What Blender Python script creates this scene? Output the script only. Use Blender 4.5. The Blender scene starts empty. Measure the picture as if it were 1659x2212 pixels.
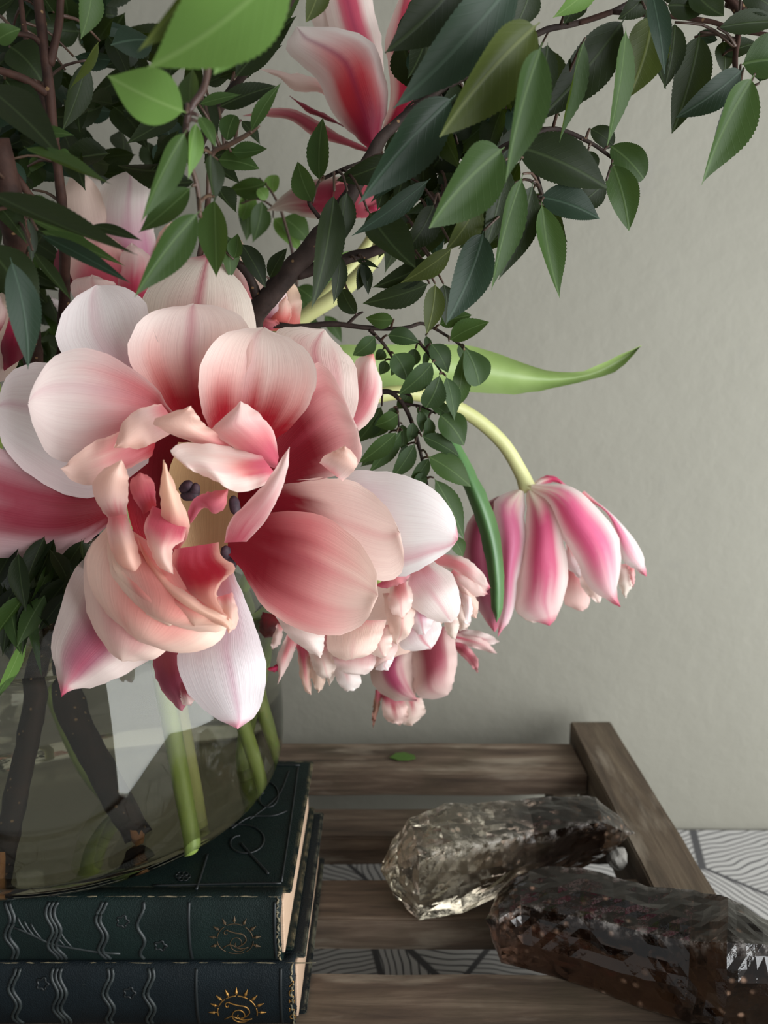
import bpy, bmesh, math, random
from mathutils import Vector, Matrix, noise

# ---------------------------------------------------------------- camera, world, light, exposure
scene = bpy.context.scene
COL = scene.collection
F, CX, CY = 1700.0, 829.5, 1106.0           # focal length and centre for a 1659 x 2212 frame
PITCH = math.atan(349.0 / 1700.0)
TABLE = 0.75
CAM = Vector((0.0, 0.0, TABLE + 0.444))
cd = bpy.data.cameras.new('camera')
cam = bpy.data.objects.new('camera', cd)
COL.objects.link(cam)
cam.location = CAM
cam.rotation_euler = (math.radians(90) - PITCH, 0, 0)
cd.sensor_fit = 'VERTICAL'
cd.sensor_height = 24.0
cd.lens = 24.0 * F / 2212.0
cd.clip_start = 0.02
cd.dof.use_dof = True
cd.dof.focus_distance = 0.34
cd.dof.aperture_fstop = 8.0
scene.camera = cam

world = bpy.data.worlds.new('room_air')
scene.world = world
world.use_nodes = True
wb = world.node_tree.nodes['Background']
wb.inputs[0].default_value = (0.84, 0.86, 0.86, 1)
wb.inputs[1].default_value = 0.52

def area(name, loc, target, sx, sy, power, color):
    l = bpy.data.lights.new(name, 'AREA')
    l.shape = 'RECTANGLE'; l.size = sx; l.size_y = sy; l.energy = power; l.color = color
    o = bpy.data.objects.new(name, l); COL.objects.link(o)
    o.location = loc
    o.rotation_euler = (Vector(target) - Vector(loc)).to_track_quat('-Z', 'Y').to_euler()
    return o
area('window_daylight', (0.98, -0.12, 0.99), (0.05, 0.50, .84), 1.35, 1.2, 38.5, (0.95, 0.98, 1.0))

scene.view_settings.view_transform = 'Standard'
scene.view_settings.look = 'None'
scene.view_settings.gamma = 1.0
scene.view_settings.use_curve_mapping = False
scene.view_settings.exposure = 0.0
scene.cycles.max_bounces = 12
scene.cycles.transmission_bounces = 10
scene.cycles.transparent_max_bounces = 12
scene.cycles.sample_clamp_indirect = 3.0
scene.cycles.use_denoising = True

# ---------------------------------------------------------------- helpers
SP, CP = math.sin(PITCH), math.cos(PITCH)
def ray(px, py):
    u, t = (px - CX) / F, (py - CY) / F
    return Vector((u, CP - t * SP, -SP - t * CP))
def at(px, py, Y):                # point seen at a pixel of the photograph, Y metres in front
    d = ray(px, py)
    return CAM + d * (Y / d.y)
def onz(px, py, z):               # point seen at a pixel, on the level z
    d = ray(px, py)
    return CAM + d * ((z - CAM.z) / d.z)
def pxm(Y, py=1106):              # metres per pixel there
    d = ray(CX, py)
    return (Y / d.y) / F

def srgb(r, g, b, k=1.0):          # k scales the reflectance
    f = lambda c: k * (c / 12.92 if c <= .04045 else ((c + .055) / 1.055) ** 2.4)
    return (f(r / 255.), f(g / 255.), f(b / 255.), 1.0)

def link(name, me, parent=None, mat=None):
    o = bpy.data.objects.new(name, me)
    COL.objects.link(o)
    if mat is not None and me is not None:
        me.materials.append(mat)
    if parent is not None:
        o.parent = parent
        o.matrix_parent_inverse = parent.matrix_world.inverted() if False else Matrix.Translation(-parent.location)
    return o
def thing(name, label, cat, loc, group=None):
    o = bpy.data.objects.new(name, None)
    COL.objects.link(o)
    o.empty_display_size = 0.02
    o.location = loc
    o['label'] = label; o['category'] = cat
    if group: o['group'] = group
    return o
def tag(o, label, cat, group=None):
    o['label'] = label; o['category'] = cat
    if group: o['group'] = group
    return o
def mesh_from(verts, faces, smooth=True, name='mesh'):
    me = bpy.data.meshes.new(name)
    me.from_pydata([tuple(v) for v in verts], [], faces)
    me.update()
    if smooth:
        for p in me.polygons: p.use_smooth = True
    return me
def catmull(pts, n):
    """resample a polyline of tuples to n points, smooth, by length"""
    P = [Vector(p) for p in pts]
    if len(P) == 2:
        return [P[0].lerp(P[1], i / (n - 1)) for i in range(n)]
    Q = [P[0] * 2 - P[1]] + P + [P[-1] * 2 - P[-2]]
    fine = []
    for i in range(1, len(Q) - 2):
        p0, p1, p2, p3 = Q[i-1], Q[i], Q[i+1], Q[i+2]
        for k in range(10):
            t = k / 10.0
            fine.append(0.5 * ((2*p1) + (p2-p0)*t + (2*p0-5*p1+4*p2-p3)*t*t + (3*p1-p0-3*p2+p3)*t**3))
    fine.append(P[-1])
    L = [0.0]
    for a, b in zip(fine, fine[1:]): L.append(L[-1] + (b - a).length)
    out, j = [], 0
    for i in range(n):
        s = L[-1] * i / (n - 1)
        while j < len(L) - 2 and L[j+1] < s: j += 1
        w = 0 if L[j+1] == L[j] else (s - L[j]) / (L[j+1] - L[j])
        out.append(fine[j].lerp(fine[j+1], min(1, max(0, w))))
    return out
def tube(points, radii, seg=8, n=None, bm=None, knob=0.0):
    """tube through 3-D points (verts, faces) with a radius per point"""
    own = bm is None
    V, Fc = ([], []) if own else bm
    P = catmull([tuple(p) + (r,) for p, r in zip(points, radii)], n or max(4, len(points) * 5))
    base = len(V)
    up = Vector((0.3, 0.2, 0.93))
    for i, q in enumerate(P):
        p = Vector(q[:3]); r = q[3]
        a = Vector(P[max(0, i-1)][:3]); b = Vector(P[min(len(P)-1, i+1)][:3])
        d = (b - a).normalized()
        x = d.cross(up)
        if x.length < 1e-4: x = d.cross(Vector((1, 0, 0)))
        x.normalize(); y = d.cross(x)
        for k in range(seg):
            an = 2 * math.pi * k / seg
            rr = r * (1 + knob * noise.noise(p * 160 + Vector((k, 0, 0))))
            V.append(p + x * (rr * math.cos(an)) + y * (rr * math.sin(an)))
    m = len(P)
    for i in range(m - 1):
        for k in range(seg):
            k2 = (k + 1) % seg
            Fc.append((base+i*seg+k, base+i*seg+k2, base+(i+1)*seg+k2, base+(i+1)*seg+k))
    Fc.append(tuple(base + k for k in range(seg))[::-1])
    Fc.append(tuple(base + (m-1)*seg + k for k in range(seg)))
    return V, Fc
def box_vf(x0, x1, y0, y1, z0, z1):
    V = [Vector((x, y, z)) for x in (x0, x1) for y in (y0, y1) for z in (z0, z1)]
    Fc = [(0,1,3,2), (4,6,7,5), (0,4,5,1), (2,3,7,6), (0,2,6,4), (1,5,7,3)]
    return V, Fc
def box(name, x0, x1, y0, y1, z0, z1, mat, parent=None, bevel=0.001, seg=2, jitter=0.0, cuts=0, seed=0, rim=0):
    bm = bmesh.new()
    V, Fc = box_vf(x0, x1, y0, y1, z0, z1)
    vs = [bm.verts.new(v) for v in V]
    for f in Fc: bm.faces.new([vs[i] for i in f])
    bmesh.ops.recalc_face_normals(bm, faces=bm.faces)
    if rim:
        for q in range(2):
            big = [f for f in bm.faces if abs(f.normal.z) > .9 and f.calc_area() > .3 * (x1 - x0) * (y1 - y0)]
            bmesh.ops.inset_individual(bm, faces=big, thickness=rim)
    if cuts:
        ln = max(range(3), key=lambda a: (x1-x0, y1-y0, z1-z0)[a])
        ed = [e for e in bm.edges if abs((e.verts[0].co - e.verts[1].co)[ln]) > 0.5 * (x1-x0, y1-y0, z1-z0)[ln]]
        bmesh.ops.subdivide_edges(bm, edges=ed, cuts=cuts)
    if jitter:
        for v in bm.verts:
            v.co += Vector([jitter * noise.noise(v.co * 23 + Vector((seed, k*7.3, 2))) for k in range(3)])
    if bevel: bmesh.ops.bevel(bm, geom=[e for e in bm.edges if e.calc_face_angle(0) > .8], offset=bevel, segments=seg, affect='EDGES', clamp_overlap=True)
    me = bpy.data.meshes.new(name); bm.to_mesh(me); bm.free()
    for p in me.polygons: p.use_smooth = False
    return link(name, me, parent, mat)

# ---------------------------------------------------------------- materials
def newmat(name):
    m = bpy.data.materials.new(name); m.use_nodes = True
    nt = m.node_tree
    b = nt.nodes['Principled BSDF']
    return m, nt, b
def N(nt, typ, **kw):
    n = nt.nodes.new(typ)
    for k, v in kw.items():
        if k.startswith('i_'):
            key = k[2:]
            n.inputs[int(key) if key.isdigit() else key.replace('_', ' ')].default_value = v
        else: setattr(n, k, v)
    return n
def ramp(nt, src, stops, interp='LINEAR'):
    r = nt.nodes.new('ShaderNodeValToRGB')
    r.color_ramp.interpolation = interp
    els = r.color_ramp.elements
    while len(els) < len(stops): els.new(0.5)
    for e, (p, c) in zip(els, stops):
        e.position = p; e.color = c
    nt.links.new(src, r.inputs[0])
    return r
def mixc(nt, fac, a, b, mode='MIX'):
    m = nt.nodes.new('ShaderNodeMix'); m.data_type = 'RGBA'; m.blend_type = mode
    for sock, v in ((m.inputs[0], fac), (m.inputs[6], a), (m.inputs[7], b)):
        if hasattr(v, 'is_output') or isinstance(v, bpy.types.NodeSocket): nt.links.new(v, sock)
        else: sock.default_value = v
    return m.outputs[2]
def math_n(nt, op, a, b=0.0, c=None):
    m = nt.nodes.new('ShaderNodeMath'); m.operation = op
    for i, v in enumerate((a, b) if c is None else (a, b, c)):
        if isinstance(v, bpy.types.NodeSocket): nt.links.new(v, m.inputs[i])
        else: m.inputs[i].default_value = v
    return m.outputs[0]
def bump(nt, b, height, strength, dist):
    n = nt.nodes.new('ShaderNodeBump'); n.inputs['Strength'].default_value = strength; n.inputs['Distance'].default_value = dist
    nt.links.new(height, n.inputs['Height']); nt.links.new(n.outputs[0], b.inputs['Normal'])
    return n
def coords(nt, kind='Object', scale=(1, 1, 1), rot=(0, 0, 0)):
    tc = nt.nodes.new('ShaderNodeTexCoord'); mp = nt.nodes.new('ShaderNodeMapping')
    mp.inputs['Scale'].default_value = scale; mp.inputs['Rotation'].default_value = rot
    nt.links.new(tc.outputs[kind], mp.inputs[0])
    return mp.outputs[0]
def tex(nt, vec, scale, detail=4, rough=.55, dist=0.0):
    n = N(nt, 'ShaderNodeTexNoise'); n.inputs['Scale'].default_value = scale; n.inputs['Detail'].default_value = detail
    n.inputs['Roughness'].default_value = rough; n.inputs['Distortion'].default_value = dist
    if vec is not None: nt.links.new(vec, n.inputs['Vector'])
    return n.outputs[0]

def m_wall():
    m, nt, b = newmat('plaster_wall')
    v = coords(nt)
    n1 = tex(nt, v, 3.5, 5)
    c = ramp(nt, n1, [(.3, srgb(155, 152, 138, 0.60)), (.7, srgb(165, 162, 148, 0.60))])
    sp = tex(nt, v, 26, 2)
    spots = ramp(nt, sp, [(.70, (0, 0, 0, 1)), (.80, (1, 1, 1, 1))])
    f = math_n(nt, 'MULTIPLY', spots.outputs[0], .35)
    nt.links.new(mixc(nt, f, c.outputs[0], srgb(148, 145, 137, 0.60)), b.inputs['Base Color'])
    b.inputs['Roughness'].default_value = .8
    h = math_n(nt, 'ADD', tex(nt, v, 55, 3), math_n(nt, 'MULTIPLY', tex(nt, v, 14, 2), .9))
    bump(nt, b, h, .22, .004)
    return m
def m_cloth():
    m, nt, b = newmat('patterned_tablecloth_fabric')
    v = coords(nt)
    vo = N(nt, 'ShaderNodeTexVoronoi'); vo.inputs['Scale'].default_value = 9.0
    nt.links.new(v, vo.inputs['Vector'])
    sepc = N(nt, 'ShaderNodeSeparateColor'); nt.links.new(vo.outputs['Color'], sepc.inputs[0])
    ang = math_n(nt, 'MULTIPLY', sepc.outputs[0], 6.283)
    sx = N(nt, 'ShaderNodeSeparateXYZ'); nt.links.new(v, sx.inputs[0])
    d = math_n(nt, 'ADD', math_n(nt, 'MULTIPLY', sx.outputs[0], math_n(nt, 'COSINE', ang)),
                          math_n(nt, 'MULTIPLY', sx.outputs[1], math_n(nt, 'SINE', ang)))
    wob = math_n(nt, 'MULTIPLY', tex(nt, v, 22, 1), .018)
    ph = math_n(nt, 'MULTIPLY', math_n(nt, 'ADD', d, wob), 1150.0)
    s = math_n(nt, 'SINE', ph)
    lines = ramp(nt, math_n(nt, 'ADD', math_n(nt, 'MULTIPLY', s, .5), .5), [(.80, (0, 0, 0, 1)), (.92, (1, 1, 1, 1))])
    vd = N(nt, 'ShaderNodeTexVoronoi'); vd.feature = 'DISTANCE_TO_EDGE'; vd.inputs['Scale'].default_value = 9.0
    nt.links.new(v, vd.inputs['Vector'])
    edge = ramp(nt, vd.outputs[0], [(.012, (1, 1, 1, 1)), (.02, (0, 0, 0, 1))])
    f = math_n(nt, 'MAXIMUM', lines.outputs[0], edge.outputs[0])
    nt.links.new(mixc(nt, f, srgb(196, 194, 190, 0.82), srgb(84, 83, 84, 0.82)), b.inputs['Base Color'])
    b.inputs['Roughness'].default_value = .9
    wv = tex(nt, v, 900, 1)
    bump(nt, b, wv, .2, .0006)
    return m
def m_wood(name, dark, mid, light, axis='x', sc=1.0):
    m, nt, b = newmat(name)
    s = (5*sc, 60*sc, 60*sc) if axis == 'x' else (60*sc, 5*sc, 60*sc)
    v = coords(nt, 'Object', s)
    g = tex(nt, v, 1.6, 8, .65, .4)
    v2 = coords(nt)
    blot = tex(nt, v2, 18, 4)
    c = ramp(nt, g, [(.28, dark), (.5, mid), (.72, light)])
    c2 = mixc(nt, ramp(nt, blot, [(.5, (0, 0, 0, 1)), (.8, (.6, .6, .6, 1))]).outputs[0], c.outputs[0], srgb(78, 72, 48, 0.6))
    pale = ramp(nt, tex(nt, coords(nt, 'Object', (9, 42, 42) if axis == 'x' else (42, 9, 42)), 1.4, 5), [(.55, (0, 0, 0, 1)), (.72, (.7, .7, .7, 1))])
    c3 = mixc(nt, pale.outputs[0], c2, srgb(158, 146, 128, 0.85))
    oi = N(nt, 'ShaderNodeObjectInfo')
    k = math_n(nt, 'MULTIPLY_ADD', oi.outputs['Random'], .35, .8)
    hsv = N(nt, 'ShaderNodeHueSaturation'); nt.links.new(c3, hsv.inputs['Color']); nt.links.new(k, hsv.inputs['Value'])
    nt.links.new(hsv.outputs[0], b.inputs['Base Color'])
    b.inputs['Roughness'].default_value = .78
    bump(nt, b, g, .6, .0012)
    return m
def m_petal():
    m, nt, b = newmat('tulip_petal')
    at_ = N(nt, 'ShaderNodeAttribute'); at_.attribute_name = 'pig'
    uv = coords(nt, 'UV', (70, 2.2, 1))
    st = tex(nt, uv, 1.0, 3, .6)
    k = ramp(nt, st, [(.3, (.86, .79, .81, 1)), (.6, (1, 1, 1, 1))])
    col = mixc(nt, .42, at_.outputs['Color'], k.outputs[0], 'MULTIPLY')
    nt.links.new(col, b.inputs['Base Color'])
    b.inputs['Roughness'].default_value = .5
    b.inputs['Specular IOR Level'].default_value = .35
    b.inputs['Sheen Weight'].default_value = .15
    bn = bump(nt, b, st, .35, .0006)
    tr = N(nt, 'ShaderNodeBsdfTranslucent'); nt.links.new(col, tr.inputs[0])
    mx = N(nt, 'ShaderNodeMixShader'); mx.inputs[0].default_value = .45
    nt.links.new(b.outputs[0], mx.inputs[1]); nt.links.new(tr.outputs[0], mx.inputs[2])
    nt.links.new(mx.outputs[0], nt.nodes['Material Output'].inputs[0])
    return m
def m_leaf(name, c1, c2, rib, gloss=.38, trans=.25):
    m, nt, b = newmat(name)
    oi = N(nt, 'ShaderNodeObjectInfo')
    base = mixc(nt, oi.outputs['Random'], c1, c2)
    tc = N(nt, 'ShaderNodeTexCoord')
    sp = N(nt, 'ShaderNodeSeparateXYZ'); nt.links.new(tc.outputs['UV'], sp.inputs[0])
    du = math_n(nt, 'ABSOLUTE', math_n(nt, 'SUBTRACT', sp.outputs[0], .5))
    mid = ramp(nt, du, [(.012, (1, 1, 1, 1)), (.04, (0, 0, 0, 1))])
    # side veins
    w = math_n(nt, 'SINE', math_n(nt, 'MULTIPLY', math_n(nt, 'SUBTRACT', sp.outputs[1], math_n(nt, 'MULTIPLY', du, .55)), 75.0))
    vein = ramp(nt, w, [(.88, (0, 0, 0, 1)), (1, (1, 1, 1, 1))])
    ff = math_n(nt, 'MAXIMUM', math_n(nt, 'MULTIPLY', mid.outputs[0], .38), math_n(nt, 'MULTIPLY', vein.outputs[0], .035))
    mot = tex(nt, coords(nt, 'Object', (3, 3, 3)), 2.0, 3)
    base2 = mixc(nt, math_n(nt, 'MULTIPLY', mot, .5), base, c2)
    col = mixc(nt, ff, base2, rib)
    nt.links.new(col, b.inputs['Base Color'])
    b.inputs['Roughness'].default_value = gloss
    b.inputs['Specular IOR Level'].default_value = .15
    bump(nt, b, math_n(nt, 'MAXIMUM', mid.outputs[0], math_n(nt, 'MULTIPLY', vein.outputs[0], .3)), .22, .0005)
    tr = N(nt, 'ShaderNodeBsdfTranslucent')
    nt.links.new(mixc(nt, .35, col, srgb(150, 180, 50)), tr.inputs[0])
    mx = N(nt, 'ShaderNodeMixShader'); mx.inputs[0].default_value = trans
    nt.links.new(b.outputs[0], mx.inputs[1]); nt.links.new(tr.outputs[0], mx.inputs[2])
    nt.links.new(mx.outputs[0], nt.nodes['Material Output'].inputs[0])
    return m
def m_bark(name, c1, c2):
    m, nt, b = newmat(name)
    v = coords(nt)
    g = tex(nt, v, 90, 6, .6)
    c = ramp(nt, g, [(.35, c1), (.65, c2)])
    sp = N(nt, 'ShaderNodeTexVoronoi'); sp.inputs['Scale'].default_value = 190; nt.links.new(v, sp.inputs['Vector'])
    dot = ramp(nt, sp.outputs['Distance'], [(.10, (1, 1, 1, 1)), (.16, (0, 0, 0, 1))])
    nt.links.new(mixc(nt, math_n(nt, 'MULTIPLY', dot.outputs[0], .6), c.outputs[0], srgb(170, 135, 95, 0.7)), b.inputs['Base Color'])
    b.inputs['Roughness'].default_value = .7
    b.inputs['Specular IOR Level'].default_value = .18
    bump(nt, b, g, .6, .001)
    return m
def m_plain(name, c1, c2=None, rough=.5, scale=60, spec=.5, metallic=0.0, bumpk=0.0):
    m, nt, b = newmat(name)
    v = coords(nt)
    g = tex(nt, v, scale, 4)
    c = ramp(nt, g, [(.35, c1), (.65, c2 or c1)])
    nt.links.new(c.outputs[0], b.inputs['Base Color'])
    b.inputs['Roughness'].default_value = rough
    b.inputs['Specular IOR Level'].default_value = spec
    b.inputs['Metallic'].default_value = metallic
    if bumpk: bump(nt, b, g, bumpk, .001)
    return m
def m_bookcloth(name, c1, c2, worn):
    m, nt, b = newmat(name)
    v = coords(nt)
    g = tex(nt, v, 40, 4)
    c = ramp(nt, g, [(.35, c1), (.65, c2)])
    geo = N(nt, 'ShaderNodeNewGeometry')
    pt = ramp(nt, geo.outputs['Pointiness'], [(.53, (0, 0, 0, 1)), (.60, (1, 1, 1, 1))])
    sc = ramp(nt, tex(nt, v, 130, 5, .7), [(.42, (0, 0, 0, 1)), (.62, (1, 1, 1, 1))])
    scuff = ramp(nt, tex(nt, v, 75, 6, .75), [(.66, (0, 0, 0, 1)), (.74, (.35, .35, .35, 1))])
    f = math_n(nt, 'MAXIMUM', math_n(nt, 'MULTIPLY', math_n(nt, 'MULTIPLY', pt.outputs[0], sc.outputs[0]), .7), math_n(nt, 'MULTIPLY', scuff.outputs[0], .3))
    nt.links.new(mixc(nt, f, c.outputs[0], worn), b.inputs['Base Color'])
    b.inputs['Roughness'].default_value = .55
    b.inputs['Specular IOR Level'].default_value = .22
    vo = N(nt, 'ShaderNodeTexVoronoi'); vo.inputs['Scale'].default_value = 1500; nt.links.new(v, vo.inputs['Vector'])
    bump(nt, b, vo.outputs['Distance'], .35, .0006)
    return m
def m_pages():
    m, nt, b = newmat('aged_page_edges')
    v = coords(nt, 'Object', (20, 20, 2600))
    g = tex(nt, v, 1, 3)
    c = ramp(nt, g, [(.3, srgb(196, 160, 130, 0.72)), (.7, srgb(226, 196, 168, 0.72))])
    nt.links.new(c.outputs[0], b.inputs['Base Color']); b.inputs['Roughness'].default_value = .85
    bump(nt, b, g, .4, .0006)
    return m
def m_glass(name, tint, ior, rough=0.0):
    m, nt, b = newmat(name)
    g = N(nt, 'ShaderNodeBsdfGlass'); g.inputs['Color'].default_value = tint; g.inputs['IOR'].default_value = ior
    g.inputs['Roughness'].default_value = rough
    nt.links.new(g.outputs[0], nt.nodes['Material Output'].inputs[0])
    return m
def m_quartz(name, pale, smoky, along, p0, p1, inc):
    """smoky quartz: clear to dark along one object axis, rust and white inclusions, ridge sparkle painted in"""
    m, nt, b = newmat(name)
    v = coords(nt)
    sp = N(nt, 'ShaderNodeSeparateXYZ'); nt.links.new(v, sp.inputs[0])
    x = N(nt, 'ShaderNodeMapRange'); x.inputs[1].default_value = p0; x.inputs[2].default_value = p1
    nt.links.new(sp.outputs[along], x.inputs[0])
    xx = math_n(nt, 'ADD', x.outputs[0], math_n(nt, 'MULTIPLY_ADD', tex(nt, v, 40, 4), .9, -.45))
    c = ramp(nt, xx, [(.2, pale), (.75, smoky)])
    flaw = ramp(nt, tex(nt, v, 95, 6, .75), [(.56, (0, 0, 0, 1)), (.68, (1, 1, 1, 1))])
    vo = N(nt, 'ShaderNodeTexVoronoi'); vo.inputs['Scale'].default_value = 120; nt.links.new(v, vo.inputs['Vector'])
    rust = ramp(nt, vo.outputs['Distance'], [(.09, (1, 1, 1, 1)), (.26, (0, 0, 0, 1))])
    patch = ramp(nt, tex(nt, v, 38, 3), [(.44, (0, 0, 0, 1)), (.56, (1, 1, 1, 1))])
    rf = math_n(nt, 'MULTIPLY', math_n(nt, 'MULTIPLY', rust.outputs[0], patch.outputs[0]), inc)
    ea = N(nt, 'ShaderNodeAttribute'); ea.attribute_name = 'edge'
    pt = ramp(nt, ea.outputs['Fac'], [(.55, (0, 0, 0, 1)), (1, (1, 1, 1, 1))])
    ed = math_n(nt, 'MULTIPLY', pt.outputs[0], ramp(nt, tex(nt, v, 150, 5, .7), [(.46, (0, 0, 0, 1)), (.6, (.9, .9, .9, 1))]).outputs[0])  # glints along the ridges, painted as whitish colour
    fl = math_n(nt, 'MULTIPLY', flaw.outputs[0], .06)
    col = mixc(nt, fl, c.outputs[0], srgb(150, 140, 128, 0.7))
    col = mixc(nt, rf, col, srgb(158, 126, 104, 0.7))
    col = mixc(nt, ed, col, srgb(225, 220, 214, 0.7))
    nt.links.new(col, b.inputs['Base Color'])
    tw = math_n(nt, 'SUBTRACT', .97, math_n(nt, 'MAXIMUM', math_n(nt, 'MULTIPLY', rf, .8), math_n(nt, 'MAXIMUM', ed, fl)))
    nt.links.new(tw, b.inputs['Transmission Weight'])
    b.inputs['IOR'].default_value = 1.54
    b.inputs['Roughness'].default_value = .03
    h = math_n(nt, 'ADD', tex(nt, v, 34, 3, .5), math_n(nt, 'MULTIPLY', tex(nt, v, 260, 3), .22))
    bump(nt, b, h, .22, .004)
    return m

M = {}
M['wall'] = m_wall(); M['cloth'] = m_cloth(); M['petal'] = m_petal()
M['crate'] = m_wood('weathered_crate_wood', srgb(52, 40, 31, 0.78), srgb(96, 79, 64, 0.78), srgb(136, 118, 100, 0.78), 'x')
M['rail'] = m_wood('weathered_rail_wood', srgb(62, 50, 38, 0.72), srgb(102, 86, 68, 0.72), srgb(130, 114, 92, 0.72), 'y')
M['table'] = m_wood('table_wood', srgb(70, 50, 35, 0.62), srgb(100, 75, 52, 0.62), srgb(120, 92, 64, 0.62), 'x', .5)
M['floor'] = m_wood('floor_boards', srgb(90, 74, 58, 0.62), srgb(120, 100, 80, 0.62), srgb(140, 120, 98, 0.62), 'y', .3)
M['leaf_dark'] = m_leaf('shade_darkened_leaf', srgb(21, 30, 15, 0.66), srgb(35, 47, 23, 0.66), srgb(76, 92, 56, 0.66), .45, .12)  # dark green, darkened further to put the foliage's shade into the colour
M['leaf_twig'] = m_leaf('small_twig_leaf', srgb(36, 52, 28, 0.75), srgb(54, 76, 42, 0.75), srgb(92, 114, 70, 0.75), .45, .16)
M['leaf_mid'] = m_leaf('mid_green_leaf', srgb(46, 68, 32, 0.66), srgb(64, 88, 43, 0.66), srgb(108, 132, 80, 0.66), .42, .2)
M['leaf_light'] = m_leaf('bright_green_leaf', srgb(92, 126, 60, 0.85), srgb(108, 142, 72, 0.85), srgb(146, 172, 108, 0.85), .42, .28)
M['leaf_olive'] = m_leaf('olive_green_leaf', srgb(56, 66, 28, 0.66), srgb(74, 84, 38, 0.66), srgb(140, 148, 88, 0.66), .42, .28)
M['leaf_sheen'] = m_leaf('sky_sheen_leaf', srgb(30, 46, 35, 0.66), srgb(42, 60, 46, 0.66), srgb(80, 102, 84, 0.66), .42, .1)  # bluish sky sheen painted into the leaf colour
M['tulip_leaf'] = m_plain('tulip_leaf_green', srgb(146, 172, 98, 0.72), srgb(168, 190, 122, 0.72), .45, 25)
M['tulip_leaf_dark'] = m_plain('tulip_leaf_deep_green', srgb(64, 104, 54, 0.72), srgb(84, 126, 70, 0.72), .4, 25)
M['tulip_stem'] = m_plain('tulip_stem_pale', srgb(196, 198, 128, 0.72), srgb(216, 216, 152, 0.72), .45, 20)
M['stem_green'] = m_plain('cut_stem_green', srgb(150, 172, 84, 0.72), srgb(176, 194, 108, 0.72), .45, 20)
M['bark'] = m_bark('grey_brown_bark', srgb(46, 36, 32, 0.62), srgb(74, 60, 54, 0.62))
M['bark_red'] = m_bark('red_brown_bark', srgb(50, 32, 26, 0.62), srgb(80, 54, 44, 0.62))
M['wet_bark'] = m_bark('wet_dark_bark', srgb(30, 18, 12, 0.62), srgb(52, 32, 22, 0.62))
M['cut_wood'] = m_plain('split_cut_wood', srgb(170, 110, 60, 0.7), srgb(205, 150, 95, 0.7), .7, 120)
M['twig'] = m_plain('reddish_twig', srgb(68, 42, 34, 0.62), srgb(88, 64, 44, 0.62), .55, 60)
M['stamen'] = m_plain('dark_purple_stamen', srgb(38, 24, 34), srgb(66, 44, 54), .7, 400)
M['cream'] = m_plain('creamy_receptacle', srgb(202, 174, 130, 0.7), srgb(216, 192, 150, 0.7), .6, 50)
M['book'] = m_bookcloth('dark_teal_book_cloth', srgb(14, 29, 27, 0.66), srgb(20, 38, 35, 0.66), srgb(150, 138, 106, 0.66))
M['book_blue'] = m_bookcloth('dark_navy_book_cloth', srgb(15, 24, 28, 0.66), srgb(20, 31, 36, 0.66), srgb(140, 140, 120, 0.66))
M['emboss'] = m_plain('blind_stamped_black', srgb(10, 18, 20, 0.66), srgb(14, 24, 26, 0.66), .5)
M['ridge'] = m_plain('rubbed_spine_ridge', srgb(24, 32, 34, 0.66), srgb(46, 54, 53, 0.66), .5, 300)
M['gold'] = m_plain('worn_gilt', srgb(176, 128, 62, 0.7), srgb(196, 150, 84, 0.7), .42, 300, .5, .75)
M['gold_dim'] = m_plain('rubbed_gilt', srgb(70, 54, 36, 0.7), srgb(98, 76, 48, 0.7), .55, 400, .4, .25)
M['fray'] = m_plain('frayed_cloth_edge', srgb(60, 66, 58, 0.66), srgb(168, 152, 118, 0.66), .8, 420)
M['pages'] = m_pages()
M['vase'] = m_glass('clear_vase_glass', (.965, .98, .965, 1), 1.38)
M['water'] = m_glass('vase_water', (.83, .80, .74, 1), 1.33)  # brownish tint stands in for the shade in and behind the vase
M['quartz_pale'] = m_quartz('smoky_quartz_pale', srgb(214, 204, 180, 0.8), srgb(62, 48, 40, 0.8), 0, .02, .13, .7)
M['quartz_dark'] = m_quartz('smoky_quartz_dark', srgb(70, 48, 36, 0.8), srgb(46, 30, 20, 0.8), 0, .05, .25, 1.0)
M['pebble'] = m_plain('pale_pebble', srgb(128, 124, 116, 0.7), srgb(160, 156, 148, 0.7), .7, 120, .4, 0, .4)

# ---------------------------------------------------------------- the setting
def structure(name, V, Fc, mat):
    o = link(name, mesh_from(V, Fc, False, name), None, mat); o['kind'] = 'structure'; return o
WALL_Y = 0.672
V, Fc = box_vf(-1.6, 1.6, WALL_Y, WALL_Y + .1, 0.0, 2.4); structure('wall_back', V, Fc, M['wall'])
V, Fc = box_vf(-1.6, 1.6, -1.4, WALL_Y + .1, -.05, 0.0); structure('floor', V, Fc, M['floor'])

# table and its patterned cloth
tb = thing('table', 'brown wooden table under the patterned cloth against the wall', 'table', (0, .3, 0))
box('table_top', -.75, .75, -.05, .665, .715, .7475, M['table'], tb, .003)
for sx in (-.70, .64):
    for sy in (0, .59):
        box('leg', sx, sx + .06, sy, sy + .06, .0, .715, M['table'], tb, .002)
V, Fc = [], []
nx, ny = 60, 30
for j in range(ny + 1):
    for i in range(nx + 1):
        x = -.76 + 1.52 * i / nx; y = -.06 + .728 * j / ny
        V.append((x, y, .7485 + .0012 * (1 + noise.noise(Vector((x * 9, y * 9, 0))))))
for j in range(ny):
    for i in range(nx):
        a = j * (nx + 1) + i; Fc.append((a, a + 1, a + nx + 2, a + nx + 1))
cl = link('tablecloth', mesh_from(V, Fc, True), None, M['cloth'])
tag(cl, 'pale grey tablecloth printed with dark wavy lines, under the wooden crate', 'tablecloth')

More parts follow.
